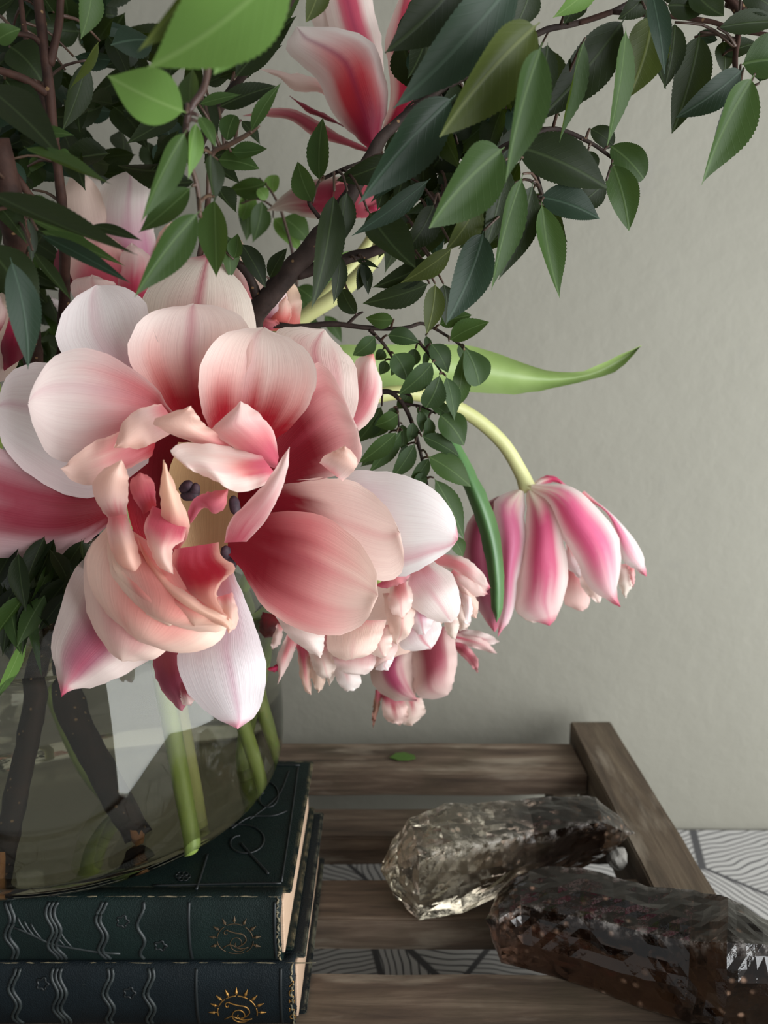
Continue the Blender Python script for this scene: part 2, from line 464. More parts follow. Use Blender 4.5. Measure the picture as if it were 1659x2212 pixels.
# ---------------------------------------------------------------- slatted crate
SLAT = TABLE + 0.112
cr = thing('wooden_crate', 'upturned weathered wooden crate with spaced slats, under the books and crystals', 'crate', (-.12, .45, TABLE + .002))
ZT = SLAT
for k, (y0, y1, zt, th) in enumerate([(.5726, .6256, ZT, .018), (.4915, .5272, ZT, .022), (.4108, .4465, ZT, .022), (.318, .3695, ZT, .020), (.2450, .2850, ZT, .020)]):
    box('slat', -.42, .1625, y0, y1, zt - th, zt, M['crate'], cr, .0012, 2, .0012, 14, k)
for k, x0 in enumerate((.1635, -.458)):
    box('rail_and_shade_board', x0, x0 + .0365, .225, .642, ZT - .034, ZT + .012, M['rail'], cr, .0012, 2, .001, 14, 20 + k)
    box('rail_and_shade_board', x0 + .004, x0 + .0325, .230, .470, TABLE + .012, ZT - .038, M['rail'], cr, .0012, 2, .001, 14, 30 + k)  # unseen lower board, added to block light and keep the cloth beneath dark
    for y in (.26, .60):
        box('corner_post', x0 - (.022 if k == 0 else -.0375), x0 - (.0005 if k == 0 else -.0585), y, y + .03, TABLE + .003, ZT - .024, M['rail'], cr, .001, 2, .0006, 4, 40 + k)

# ---------------------------------------------------------------- books
def book(zb, thick, y0, depth, x1, length, cloth, label, group, rot):
    zt = zb + thick
    seed_ = thick * 100 + zb * 50
    root = thing('book', label, 'book', (x1 - length / 2, y0 + depth / 2, zb), group)
    bt = .0026
    x0 = x1 - length
    for nm, z in (('front_cover', zt - bt), ('back_cover', zb)):
        box(nm, x0, x1, y0 + .006, y0 + depth, z, z + bt, cloth, root, .0007, 2, .0003, 0, z, .0028)
    box('page_block', x0 + .004, x1 - .0036, y0 + .0022, y0 + depth - .004, zb + bt + .0001, zt - bt - .0001, M['pages'], root, .0005, 1, .0005, 10, 3)
    # rounded spine: an arc in (y, z) drawn out along x
    def front(z):                                  # y of the spine's outer face
        s = (z - zb) / thick * 2 - 1
        return y0 - .0042 * (1 - abs(s) ** 2.6) + .0005
    n, m = 14, 90
    V, Fc = [], []
    for i in range(m + 1):
        xe = length - .0062
        ring = []
        for k in range(n + 1):
            z = zb + thick * k / n
            x = x0 + .0015 + xe * i / m + (.0016 * noise.noise(Vector((z * 420, seed_, 3))) if i == m else 0)
            ring.append((x, front(z) + .0004 * noise.noise(Vector((x * 60, z * 60, 1))), z))
        ring.append((x, y0 + .0075, zt)); ring.append((x, y0 + .0075, zt - .0012))
        for k in range(n, -1, -1):
            z = zb + .0012 + (thick - .0024) * k / n
            x = x0 + .0015 + xe * i / m + (.0016 * noise.noise(Vector((z * 420, seed_, 3))) if i == m else 0)
            ring.append((x, front(z) + .0014, z))
        ring.append((x, y0 + .0075, zb + .0012)); ring.append((x, y0 + .0075, zb))
        V += ring
    L = len(ring)
    for i in range(m):
        for k in range(L):
            Fc.append((i*L+k, i*L+(k+1) % L, (i+1)*L+(k+1) % L, (i+1)*L+k))
    Fc.append(tuple(range(L))[::-1]); Fc.append(tuple(m*L+k for k in range(L)))
    me = mesh_from(V, Fc, True)
    link('spine', me, root, cloth)
    # rubbed, frayed edges
    V, Fc = [], []
    rr = random.Random(int(zb * 1e4))
    x = x0 + .004
    while x < x1 - .008:
        ln = rr.uniform(.004, .02)
        P = [Vector((x + ln * q, front(zt) + .0002, zt - .0001 + rr.uniform(-.0002, .0002))) for q in (0, .35, .7, 1)]
        tube(P, [.0001, .00035, .0003, .0001], 5, 8, (V, Fc)); x += ln + rr.uniform(.0, .006)
    for k in range(9):
        z = zb + thick * (k + .5) / 9
        P = [Vector((x1 - .0060 + rr.uniform(-.0008, .0010), front(z + q) - .0002, z + q)) for q in (-.002, -.0007, .0007, .002)]
        tube(P, [.0002, .0006, .0005, .0002], 5, 7, (V, Fc))
    link('frayed_edge', mesh_from(V, Fc), root, M['fray'])
    return root, front
def on_spine(front, x, z, lift=.0): return Vector((x, front(z) - lift, z))

BX1 = -.0456
Z2, T2, T1 = SLAT, .0355, .0355
b2, f2 = book(Z2 + .0004, T2, .3352, .130, BX1 + .0062, .285, M['book_blue'],
              'lower dark blue cloth book with bright gilt sunburst on its spine', None, 0)
b1, f1 = book(Z2 + T2 + .0010, T1, .3365, .130, BX1, .285, M['book'],
              'upper dark green cloth book with faded gilt spine and scrollwork cover, under the glass vase', None, 0)
TOP1 = Z2 + T2 + .0010 + T1

def spine_line(root, front, pts, r, mat, name, seg=6, lift=0.0):
    P = [on_spine(front, x, z, lift) for x, z in pts]
    V, Fc = tube(P, [r] * len(P), seg, max(6, len(P) * 2))
    return link(name, mesh_from(V, Fc), root, mat)
def spine_x(px, z, front):          # x on the spine under a pixel column
    y = front(z); d = CAM - Vector((0, y, z))
    zc = y * CP + d.z * SP
    return (px - CX) / F * zc
def ornament(root, front, zb, th, cols, cx, cz, R, gold, rays, full, name_z):
    for px, k, amp in cols:
        for j in range(k):
            pts = []
            for i in range(13):
                z = zb + .002 + (th - .004) * i / 12
                x = spine_x(px + 9 * j, zb + th * .5, front)
                pts.append((x + amp * .0016 * math.sin(i * .95 + px), z))
            spine_line(root, front, pts, .0009 if amp else .0008, M['ridge'] if amp else M['emboss'], 'spine_ridge' if amp else 'spine_groove')
    # gilt sunburst: ring, rays and scroll
    V, Fc = [], []
    def gl(pts, r):
        tube([on_spine(front, x, z, .0001) for x, z in pts], [r] * len(pts), 5, max(8, len(pts) * 2), (V, Fc))
    a0, a1 = (0, 2 * math.pi) if full else (-.3, math.pi + .3)
    segs = 6
    for s in range(segs):
        aa = [a0 + (a1 - a0) * (s + .08 + .84 * t / 6) / segs for t in range(7)]
        gl([(cx + R * math.cos(a), cz + R * math.sin(a)) for a in aa], .00032 if not full else .00022)
    for k in range(rays):
        a = math.pi * (k + .0) / (rays - 1) if not full else math.pi * (-.1 + 1.2 * k / (rays - 1))
        for (q0, q1, r0, r1) in ((1.06, 1.16, .0003, .0003), (1.16, 1.46, .0009, .0001)):
            pts = [(cx + R * q * math.cos(a), cz + R * q * math.sin(a)) for q in (q0, (q0 + q1) / 2, q1)]
            tube([on_spine(front, x, z, .0001) for x, z in pts], [r0, (r0 + r1) / 2, r1], 5, 6, (V, Fc))
    sp1 = []
    for i in range(26):
        t = i / 25.0; a = 2.6 + t * 9.5; rr = R * (.12 + .50 * t)
        sp1.append((cx + R * .10 + rr * math.cos(a) * .8, cz - R * .25 + rr * math.sin(a)))
    gl(sp1, .00030 if not full else .0002)
    sp2 = [(cx - R * .45 + R * .22 * (1 - t) * math.cos(5 * t + 1.2), cz + R * .42 + R * .22 * (1 - t) * math.sin(5 * t + 1.2)) for t in [i / 14 for i in range(15)]]
    gl(sp2, .00030 if not full else .0002)
    gl([(cx - R * .45, cz + R * .62), (cx, cz + R * .45), (cx + R * .45, cz + R * .35), (cx + R * .62, cz), (cx + R * .35, cz - R * .35), (cx, cz - R * .5)], .00032)
    gl([(cx - R * .7, cz - R * .55), (cx - R * .3, cz - R * .3), (cx + R * .2, cz - R * .6), (cx + R * .7, cz - R * .5)], .00028)
    link('gilt_sunburst', mesh_from(V, Fc), root, gold)
zb1 = Z2 + T2 + .0010
cz1 = zb1 + T1 * .42; cx1 = spine_x(508, cz1, f1)
ornament(b1, f1, zb1, T1, [(18, 2, 1), (108, 3, 1), (216, 2, 1), (305, 1, 1), (409, 1, 0), (594, 1, 0)], cx1, cz1, .0088, M['gold_dim'], 9, True, 0)
zb2 = Z2 + .0004
cz2 = zb2 + T2 * .30; cx2 = spine_x(513, cz2, f2)
ornament(b2, f2, zb2, T2, [(28, 2, 1), (120, 3, 1), (230, 2, 1), (318, 2, 1), (425, 1, 0), (607, 1, 0)], cx2, cz2, .0098, M['gold'], 9, False, 0)
for root, front, zb, th, pxs in ((b1, f1, zb1, T1, [(265, .70), (347, .32)]), (b2, f2, zb2, T2, [(92, .75), (280, .62)])):
    for px, q in pxs:                                # small stamped rosettes
        z = zb + th * q; x = spine_x(px, z, front)
        spine_line(root, front, [(x + .0026 * math.cos(a) * (1 + .25 * math.cos(5 * a)), z + .0026 * math.sin(a) * (1 + .25 * math.cos(5 * a))) for a in [i * .349 for i in range(19)]], .0005, M['emboss'], 'spine_rosette')
pts = [(spine_x(px, zb1 + T1 * q, f1), zb1 + T1 * q) for px, q in ((30, .62), (70, .50), (110, .36), (160, .28), (215, .20), (260, .17))]
spine_line(b1, f1, pts, .0006, M['ridge'], 'spine_sprig')
for k, (px, q) in enumerate(((60, .52), (75, .47), (90, .43), (140, .32), (155, .30))):
    x = spine_x(px, zb1 + T1 * q, f1); z = zb1 + T1 * q
    spine_line(b1, f1, [(x, z), (x - .003, z + .005), (x - .0045, z + .0085)], .0005, M['ridge'], 'spine_sprig')

# worn gilt letters running up the head of the lower spine
V, Fc = [], []
def gl2(pts, r=.00030):
    P = [on_spine(f2, spine_x(px, zb2 + T2 * .5, f2), zb2 + T2 * q, .0001) for px, q in pts]
    tube(P, [r] * len(P), 5, max(6, 3 * len(pts)), (V, Fc))
gl2([(627, .84), (631, .80), (635, .78), (629, .74), (625, .71)])
gl2([(635, .66), (628, .66), (625, .62), (628, .575), (635, .575)])
gl2([(625, .49), (635, .49)]); gl2([(625, .515), (625, .465)]); gl2([(635, .515), (635, .465)])
gl2([(625, .38), (625, .32)]); gl2([(625, .35), (635, .35)])
gl2([(635, .25), (628, .25), (625, .21), (628, .17), (635, .17), (636, .21), (635, .25)])
link('gilt_letters', mesh_from(V, Fc), b2, M['gold'])
# blind-stamped lines on the upper cover
def cover_line(pxs, r=.0006, n=None):
    P = [onz(px, py, TOP1 + .0001) for px, py in pxs]
    V, Fc = tube(P, [r] * len(P), 5, n or len(P) * 5)
    link('stamped_line', mesh_from(V, Fc), b1, M['emboss'])
cover_line([(644, 1658), (630, 1760), (608, 1905)])
cover_line([(648, 1653), (560, 1652), (480, 1651)])
cover_line([(608, 1908), (520, 1909), (420, 1911), (330, 1913)])
cover_line([(448, 1846), (436, 1885), (424, 1922)], .0008)
def swirl(cx, cy, rx, ry, a0, a1, k0=1.0, k1=1.0):
    return [(cx + rx * (k0 + (k1 - k0) * t) * math.cos(a0 + (a1 - a0) * t), cy + ry * (k0 + (k1 - k0) * t) * math.sin(a0 + (a1 - a0) * t)) for t in [i / 16 for i in range(17)]]
cover_line(swirl(525, 1818, 58, 40, -2.4, 4.4, 1.0, .35))
cover_line(swirl(575, 1722, 34, 36, -2.2, 4.2, 1.0, .3))
cover_line([(520, 1822), (545, 1850), (580, 1888)], .0008)
cover_line([(500, 1790), (540, 1765), (590, 1762), (620, 1752)])
cover_line([(540, 1770), (600, 1720), (625, 1665)], .0005)
for a in range(6):
    c = (395 + 10 * math.cos(a * 1.047), 1893 + 6 * math.sin(a * 1.047))
    cover_line(swirl(c[0], c[1], 6, 4, 0, 6.283), .0004)

# ---------------------------------------------------------------- glass vase and water
VC = Vector((-.180, .4350, TOP1 + .0006))
def lathe(profile, seg=96):
    V, Fc = [], []
    for r, z in profile:
        for k in range(seg):
            a = 2 * math.pi * k / seg
            V.append(Vector((r * math.cos(a), r * math.sin(a), z)))
    m = len(profile)
    for i in range(m - 1):
        for k in range(seg):
            k2 = (k + 1) % seg
            Fc.append((i*seg+k, i*seg+k2, (i+1)*seg+k2, (i+1)*seg+k))
    Fc.append(tuple(range(seg))[::-1]); Fc.append(tuple((m-1)*seg+k for k in range(seg)))
    return V, Fc
OUT = [(.088, 0), (.098, .0010), (.107, .0045), (.1135, .011), (.1175, .021), (.119, .036), (.1185, .060), (.1165, .085), (.112, .110), (.104, .135), (.096, .155), (.0925, .166), (.0935, .176)]
prof = [tuple(p) for p in catmull(OUT, 44)]
INN = [(.0, .007), (.060, .0072), (.090, .0085), (.1035, .0130), (.1105, .021), (.1155, .036), (.1153, .060), (.1133, .085), (.109, .110), (.101, .135), (.093, .155), (.0895, .166), (.0905, .1755)]
inn = [tuple(p) for p in catmull(INN[1:], 44)]
V, Fc = lathe(prof + inn[::-1])
vz = link('vase', mesh_from(V, Fc), None, M['vase'])
vz.location = VC
bm = bmesh.new(); bm.from_mesh(vz.data); bmesh.ops.recalc_face_normals(bm, faces=bm.faces); bm.to_mesh(vz.data); bm.free()
tag(vz, 'large round clear glass vase with thick base, holding the bouquet on the books', 'vase')
WL = .116
wp = [(r + .0004, z - .0004) for r, z in inn if z < WL - .004]
wp = [(.03, wp[0][1])] + wp + [(inn[[i for i, q in enumerate(inn) if q[1] < WL][-1]][0] + .0003, WL)]
V, Fc = lathe(wp + [(.05, WL - .0008)])
wt = link('water', mesh_from(V, Fc), None, M['water'])
wt.location = VC
bm = bmesh.new(); bm.from_mesh(wt.data); bmesh.ops.recalc_face_normals(bm, faces=bm.faces); bm.to_mesh(wt.data); bm.free()
tag(wt, 'shade-tinted water filling the lower part of the glass vase', 'water')

# ---------------------------------------------------------------- crystals, pebble, leaf scrap
def crystal(name, stations, tip0, tip1, mat, label, seed):
    rings = []
    for T, R, B, zb, dT, dR, back in stations:
        b = onz(B[0], B[1], zb)
        r = at(R[0], R[1], b.y + dR)
        t = at(T[0], T[1], b.y + dT)
        bb = b + Vector((.004, back, .002))
        tb_ = t + Vector((.003, back * .55, -.55 * (t.z - b.z)))
        tm = t.lerp(r, .5) + Vector((0, -.001, .0015))
        rb = r.lerp(b, .55) + Vector((0, -.0035, 0))
        rings.append([t, tm, r, rb, b, bb, tb_])
    V, Fc = [], []
    for rg in rings: V += rg
    L = 7; m = len(rings)
    for i in range(m - 1):
        for k in range(L):
            Fc.append((i*L+k, i*L+(k+1) % L, (i+1)*L+(k+1) % L, (i+1)*L+k))
    V.append(tip0); V.append(tip1)
    for k in range(L):
        Fc.append((len(V)-2, (k+1) % L, k)); Fc.append((len(V)-1, (m-1)*L+k, (m-1)*L+(k+1) % L))
    bm = bmesh.new()
    el = bm.verts.layers.float.new('edge')
    vs = [bm.verts.new(v) for v in V]
    for i, v in enumerate(vs): v[el] = (.8, 0, .84, 0, .62, 0, 0)[i % 7] if i < len(rings) * 7 else .9  # marks the ridges and tips that get the painted sparkle
    for f in Fc: bm.faces.new([vs[i] for i in f])
    bmesh.ops.subdivide_edges(bm, edges=bm.edges[:], cuts=3, use_grid_fill=True, smooth=.22)
    bmesh.ops.recalc_face_normals(bm, faces=bm.faces)
    bm.normal_update()
    for v in bm.verts:
        q = v.co * 55 + Vector((seed, 0, 0))
        d = .0018 * noise.noise(q) + .0010 * noise.noise(q * 2.7) + .0005 * noise.noise(q * 7)
        if v.co.z > SLAT + .004: v.co += v.normal * d
        v.co.z = max(v.co.z, SLAT + .0006)
    bmesh.ops.triangulate(bm, faces=bm.faces[:])
    me = bpy.data.meshes.new(name); bm.to_mesh(me); bm.free()
    o = link(name, me, None, mat)
    return tag(o, label, 'crystal')
S = SLAT + .0008
st1 = [((846, 1812), (846, 1872), (852, 1940), S + .006, .012, -.006, .020),
       ((882, 1765), (905, 1845), (905, 1988), S, .020, -.010, .036),
       ((960, 1738), (980, 1834), (1000, 1972), S, .024, -.012, .045),
       ((1060, 1730), (1080, 1816), (1090, 1930), S, .022, -.014, .045),
       ((1135, 1727), (1155, 1803), (1155, 1900), S, .020, -.012, .042),
       ((1210, 1718), (1230, 1786), (1232, 1885), S + .001, .018, -.012, .040),
       ((1285, 1724), (1300, 1776), (1290, 1862), S + .006, .014, -.010, .030),
       ((1336, 1760), (1345, 1795), (1325, 1835), S + .014, .008, -.006, .016)]
crystal('crystal', st1, at(821, 1880, .424), at(1374, 1800, .464), M['quartz_pale'], 'pale-ended smoky quartz crystal lying behind, between the books and the rail', 3)
st2 = [((1074, 1928), (1078, 1985), (1082, 2080), S, .020, -.004, .030),
       ((1122, 1888), (1125, 1955), (1130, 2092), S, .032, .004, .045),
       ((1205, 1872), (1205, 1974), (1205, 2112), S, .036, .004, .050),
       ((1300, 1886), (1300, 1990), (1290, 2140), S, .036, .004, .050),
       ((1400, 1915), (1400, 2016), (1380, 2176), S, .036, .004, .048),
       ((1500, 1922), (1490, 2034), (1470, 2203), S + .002, .036, .004, .046),
       ((1572, 1932), (1570, 2036), (1560, 2216), S + .013, .032, .002, .044),
       ((1642, 1980), (1650, 2040), (1662, 2216), S + .014, .028, .002, .040),
       ((1722, 2016), (1722, 2056), (1722, 2190), S + .015, .022, .0, .03)]
crystal('crystal', st2, at(1050, 1985, .382), at(1775, 2090, .335), M['quartz_dark'], 'dark brown smoky quartz crystal with rusty specks, lying in front across the rail', 11)
bm = bmesh.new(); bmesh.ops.create_icosphere(bm, subdivisions=3, radius=.0072)
pc = onz(1350, 1892, SLAT) 
for v in bm.verts:
    v.co *= 1 + .22 * noise.noise(v.co * 240)
    v.co = Vector((v.co.x * .95, v.co.y * .8, v.co.z * 1.05))
zmin = min(v.co.z for v in bm.verts)
me = bpy.data.meshes.new('pebble'); bm.to_mesh(me); bm.free()
pb = link('pebble', me, None, M['pebble']); pb.location = (pc.x - .0035, pc.y + .006, SLAT - zmin + .0006)
tag(pb, 'small pale grey pebble between the two crystals and the rail', 'pebble')
P = [onz(x, y, SLAT + .0020) for x, y in ((842, 1637), (855, 1628), (872, 1626), (895, 1632), (898, 1639), (880, 1643), (860, 1643))]
bm = bmesh.new()
vs = [bm.verts.new(p) for p in P]; f = bm.faces.new(vs)
ex = bmesh.ops.extrude_face_region(bm, geom=[f])
for v in [g for g in ex['geom'] if isinstance(g, bmesh.types.BMVert)]: v.co.z += .0006
bmesh.ops.recalc_face_normals(bm, faces=bm.faces)
me = bpy.data.meshes.new('leaf_fragment'); bm.to_mesh(me); bm.free()
tag(link('leaf_fragment', me, None, M['leaf_light']), 'torn scrap of bright green leaf lying on the rear slat', 'leaf')

# ---------------------------------------------------------------- tulips
CREAM = srgb(238, 224, 212); WHITE = srgb(244, 236, 234); PEACH = srgb(240, 206, 190); PALE = srgb(238, 212, 204)
PINK = srgb(226, 138, 142); ROSE = srgb(206, 92, 112); MAG = srgb(206, 58, 104); MAUVE = srgb(176, 98, 116)
RED = srgb(170, 16, 36); DEEP = srgb(126, 5, 26); CORAL = srgb(226, 120, 112); LILAC = srgb(222, 176, 196); DUST = srgb(172, 78, 92)
def sm(a, b, x):
    t = min(1, max(0, (x - a) / (b - a) if b != a else (1 if x > a else 0))); return t * t * (3 - 2 * t)
def lerpc(a, b, t): return tuple(a[i] + (b[i] - a[i]) * t for i in range(3)) + (1.0,)
class St:
    def __init__(s, edge, base=RED, eb=.0, flush=PINK, ef=.0, wf=1.2, st=0.0, sc=ROSE, us=.5, tip=0.0, tc=MAG, vw=.0):
        s.__dict__.update(edge=edge, base=base, eb=eb, flush=flush, ef=ef, wf=wf, st=st, sc=sc, us=us, tip=tip, tc=tc)
    def __call__(s, u, v, q):
        d = abs(2 * u - 1); w = v + .10 * q; c = s.edge
        f = (1 - sm(s.ef - .45, s.ef + .05, w)) * (1 - sm(s.wf - .45, s.wf, d + .12 * q))
        c = lerpc(c, s.flush, f)
        if s.eb > 0: c = lerpc(c, s.base, 1 - sm(s.eb - .16, s.eb + .14, w + .16 * d * d))
        if s.st > 0: c = lerpc(c, s.sc, s.st * math.exp(-((u - s.us) / .045) ** 2) * sm(.15, .5, v))
        if s.tip > 0: c = lerpc(c, s.tc, s.tip * sm(.86, .99, v))
        return c
PN = [0]
def petal(root, L, R, T, Ys, style, cup=0.0, ruf=.0012, name='petal', nu=12, nv=18, mat=None):
    PN[0] += 1; sd = PN[0] * 3.17
    Lr = catmull([tuple(map(float, p)) for p in L + [T]], nv + 1); Rr = catmull([tuple(map(float, p)) for p in R + [T]], nv + 1)
    Yr = catmull([(float(y), k / (len(Ys) - 1)) for k, y in enumerate(Ys)], nv + 1)
    V, Fc, UV, CC = [], [], [], []
    for i in range(nv + 1):
        v = i / nv
        l, r = Vector(Lr[i]), Vector(Rr[i])
        if i == nv: l, r = Vector(Lr[i-1]).lerp(l, .93), Vector(Rr[i-1]).lerp(r, .93)
        for j in range(nu + 1):
            u = j / nu; e = 2 * u - 1
            p = l.lerp(r, u)
            wav = noise.noise(Vector((v * 4.2, u * 1.6, sd)))
            Y = Yr[i][0] - cup * (1 - e * e) * math.sin(math.pi * min(1, .12 + .8 * v)) + ruf * wav * (.5 + 1.6 * e * e) + ruf * 1.1 * e * e * math.sin(v * 17 + sd + (3 if u > .5 else 0)) * v
            if abs(e) > .8 or i >= nv - 1:
                w2 = noise.noise(Vector((v * 22, u * 3, sd + 9))) * 3.0
                p = p + Vector((w2, noise.noise(Vector((v * 22, u * 3, sd + 20))) * 3.0))
            V.append(at(p[0], p[1], Y)); UV.append((u, v))
            CC.append(style(u, v, noise.noise(Vector((u * 9, v * 2.0, sd)))) if style else (1, 1, 1, 1))
    for i in range(nv):
        for j in range(nu):
            a = i * (nu + 1) + j; Fc.append((a, a + 1, a + nu + 2, a + nu + 1))
    me = mesh_from(V, Fc, True, name)
    uvl = me.uv_layers.new(name='uv')
    for lp in me.loops: uvl.data[lp.index].uv = UV[lp.vertex_index]
    if style:
        ca = me.color_attributes.new('pig', 'FLOAT_COLOR', 'POINT')
        for k, c in enumerate(CC): ca.data[k].color = c
    return link(name, me, root, mat or M['petal'])
def stem_part(root, pts, r, mat, name='stem', seg=12, knob=0.0):
    P = [at(x, y, Y) for x, y, Y in pts]
    rr = r if isinstance(r, (list, tuple)) else [r] * len(P)
    V, Fc = tube(P, rr, seg, len(P) * 6, None, knob)
    return link(name, mesh_from(V, Fc), root, mat)
def blob(root, p, axis, ln, r, mat, name):
    a = Vector(axis).normalized()
    V, Fc = tube([p - a * ln * .5, p - a * ln * .3, p, p + a * ln * .3, p + a * ln * .5], [r * .35, r * .9, r, r * .9, r * .3], 8, 10)
    return link(name, mesh_from(V, Fc), root, mat)

def tulip(label, pos, cat='flower'):
    return thing('tulip', label, cat, pos, 'double tulips of the bouquet')

# --- the big open tulip
t1 = tulip('largest tulip, wide open facing front with dark red heart and cream rims', at(430, 1090, .345))
P = lambda *a, **k: petal(t1, *a, **k)
back = St(CREAM, RED, .0, PINK, .55, .9, .65, ROSE)
P([(400,900),(330,760),(303,662),(340,600),(400,562)], [(480,900),(548,790),(552,690),(528,620),(482,572)], (453,547), [.345,.337,.338], St(srgb(226,212,198), RED, .0, srgb(206,150,148), .75, .8, .8, srgb(178,80,98), .5, .9), .006)
P([(350,900),(200,830),(126,752),(128,692),(160,645)], [(400,880),(350,760),(325,690),(308,645),(262,618)], (210,615), [.34,.325,.328], St(WHITE, RED, .0, LILAC, .6, .7, .55, srgb(214,150,166), .45), -.008)
P([(560,900),(600,800),(590,720),(640,706)], [(720,950),(765,900),(775,840),(768,790),(742,756)], (700,712), [.352,.346,.347], St(srgb(228,210,200), PINK, .0, srgb(216,160,160), .8, .8, .6, srgb(188,96,110), .5), .004)
P([(720,900),(755,840),(765,788),(778,772)], [(735,945),(770,935),(806,900),(826,840),(814,796)], (807,764), [.36,.353,.348], St(PALE, ROSE, .2, srgb(214,128,136), .9, .9, .2, ROSE, .5, .9, CORAL), .006)
P([(330,900),(200,850),(105,786),(50,790),(15,812)], [(320,1000),(230,1066),(150,1072),(60,1022),(8,965)], (-10,880), [.338,.326,.318], St(WHITE, PINK, .0, LILAC, .55, .7, .45, srgb(206,150,168), .42), -.010)
P([(260,1060),(150,1022),(60,992),(0,968),(-60,955)], [(250,1120),(170,1186),(100,1208),(30,1206),(-60,1190)], (-130,1080), [.345,.328,.312], St(srgb(222,186,190), DEEP, .30, srgb(152,52,70), .95, .85, .0), .010)
P([(700,1060),(755,1018),(850,1022),(930,1052),(980,1112)], [(740,1210),(860,1246),(930,1216),(970,1190)], (990,1164), [.356,.348,.342], St(WHITE, PINK, .0, LILAC, .5, .9, .75, MAG, .80, .7), .010)
P([(385,935),(330,860),(278,778),(284,722),(325,675)], [(470,935),(520,830),(543,770),(538,705),(490,666)], (418,656), [.336,.322,.318], St(srgb(246,230,222), RED, .40, srgb(240,160,150), .66, 1.15, .5, srgb(200,104,130)), -.006)
P([(470,965),(438,890),(428,822),(445,760),(490,718)], [(590,955),(640,910),(675,860),(684,800),(650,745)], (570,707), [.333,.318,.313], St(srgb(246,230,220), RED, .40, srgb(240,176,168), .66, 1.2, .3, srgb(206,110,130), .42), -.007)
P([(560,1000),(600,880),(680,782),(730,830),(755,885)], [(600,1046),(690,1036),(760,1016),(783,975)], (772,925), [.337,.331,.330], St(PALE, DEEP, .54, srgb(230,150,152), .88, 1.2, .2, ROSE), -.006)
P([(560,1080),(600,1046),(690,1033),(770,1042),(832,1092)], [(600,1130),(680,1152),(780,1240),(850,1252),(874,1216)], (864,1150), [.340,.332,.330], St(srgb(248,224,212), DEEP, .34, srgb(242,200,190), .7, 1.2, .25, PINK), -.004)
P([(690,1000),(700,985),(720,975)], [(740,1040),(770,1010),(768,985)], (745,962), [.318,.314,.312], St(PEACH, PINK, .1, PALE, .5), .004)
P([(492,1165),(540,1120),(600,1106),(690,1112),(772,1167),(810,1232)], [(492,1195),(530,1245),(570,1312),(640,1357),(722,1374),(787,1346)], (817,1287), [.328,.315,.315], St(srgb(248,220,206), DEEP, .47, srgb(222,124,128), .84, 1.25, .30, srgb(210,116,124), .42), -.006)
P([(372,890),(332,832),(262,781),(187,752),(121,768),(79,815)], [(350,910),(315,925),(242,968),(170,1001),(108,985),(74,930)], (61,870), [.328,.306,.299], St(srgb(240,226,220), RED, .10, PINK, .60, 1.2, .35, srgb(210,140,160), .36), -.012)
P([(352,880),(320,905),(252,935),(190,962)], [(330,985),(262,1020),(200,1047),(158,1041)], (131,1012), [.326,.301,.294], St(srgb(244,214,200), RED, .22, PINK, .72, 1.2), -.006, .003)
P([(350,872),(300,884),(266,912),(254,942)], [(385,925),(342,952),(302,970),(276,967)], (246,968), [.316,.298,.290], St(PEACH, PINK, .2, PALE, .6), .006, .003)
# the heart
P([(300,900),(268,1000),(285,1140),(340,1220)], [(640,930),(610,1040),(560,1160),(480,1250)], (420,1262), [.352,.352,.348], St(RED, DEEP, .6, RED, .9), -.004, .0, 'petal')
link('receptacle', None, None) if False else None
P([(385,955),(362,1035),(365,1120),(395,1200)], [(492,955),(512,1040),(508,1130),(490,1205)], (445,1222), [.345,.347,.342], St(srgb(206,174,128), CREAM, .0, srgb(192,156,110), .8), -.006, .001, 'receptacle')
for k, (x, y, ax) in enumerate(((402, 1052, (.6, -.5, .5)), (420, 1062, (.3, -.4, .9)), (410, 1070, (.9, -.3, .1)), (507, 1092, (.2, -.4, -.9)), (488, 1196, (.1, -.5, .9)), (497, 1215, (.3, -.5, -.6)))):
    p = at(x, y, .330); blob(t1, p, ax, .0085, .0024, M['stamen'], 'stamen')
P([(597,1012),(530,985),(465,940),(454,930)], [(602,990),(592,935),(556,890)], (520,867), [.318,.298,.290], St(PALE, ROSE, .35, PINK, .8, 1.2, .2), .010)
P([(510,990),(420,958),(350,928),(333,906)], [(512,975),(470,938),(440,914)], (412,877), [.312,.292,.284], St(srgb(244,208,192), ROSE, .15, PINK, .55), .006, .003)
P([(565,985),(480,962),(400,958),(367,976)], [(600,1030),(562,1052),(510,1063),(468,1040)], (408,1012), [.304,.288,.281], St(srgb(244,226,216), ROSE, .22, CORAL, .55, .7, .3, ROSE, .55), .008, .003)
P([(485,1172),(500,1120),(560,1058),(602,1000)], [(532,1170),(574,1125),(608,1060),(624,1000)], (626,965), [.318,.296,.284], St(srgb(240,214,208), ROSE, .18, srgb(226,160,164), .7), .004)
P([(310,1112),(282,1062),(283,1036)], [(338,1092),(332,1042),(316,1026)], (303,1021), [.316,.302,.296], St(PINK, RED, .3, ROSE, .7), .005)
P([(405,1108),(420,1076),(455,1062)], [(412,1132),(440,1096),(462,1110),(486,1096)], (493,1057), [.318,.304,.300], St(PINK, ROSE, .2, srgb(210,110,130), .9), .006)
P([(322,1180),(346,1120),(346,1050)], [(387,1190),(410,1140),(391,1080),(371,1030)], (354,993), [.310,.290,.279], St(srgb(244,210,186), RED, .25, srgb(206,84,104), .50, 1.2), .008)
P([(330,1092),(311,1140),(325,1192),(346,1226)], [(404,1128),(397,1166),(374,1186)], (374,1240), [.300,.284,.277], St(srgb(240,210,196), ROSE, .25, srgb(204,92,112), .62), .008, .002)
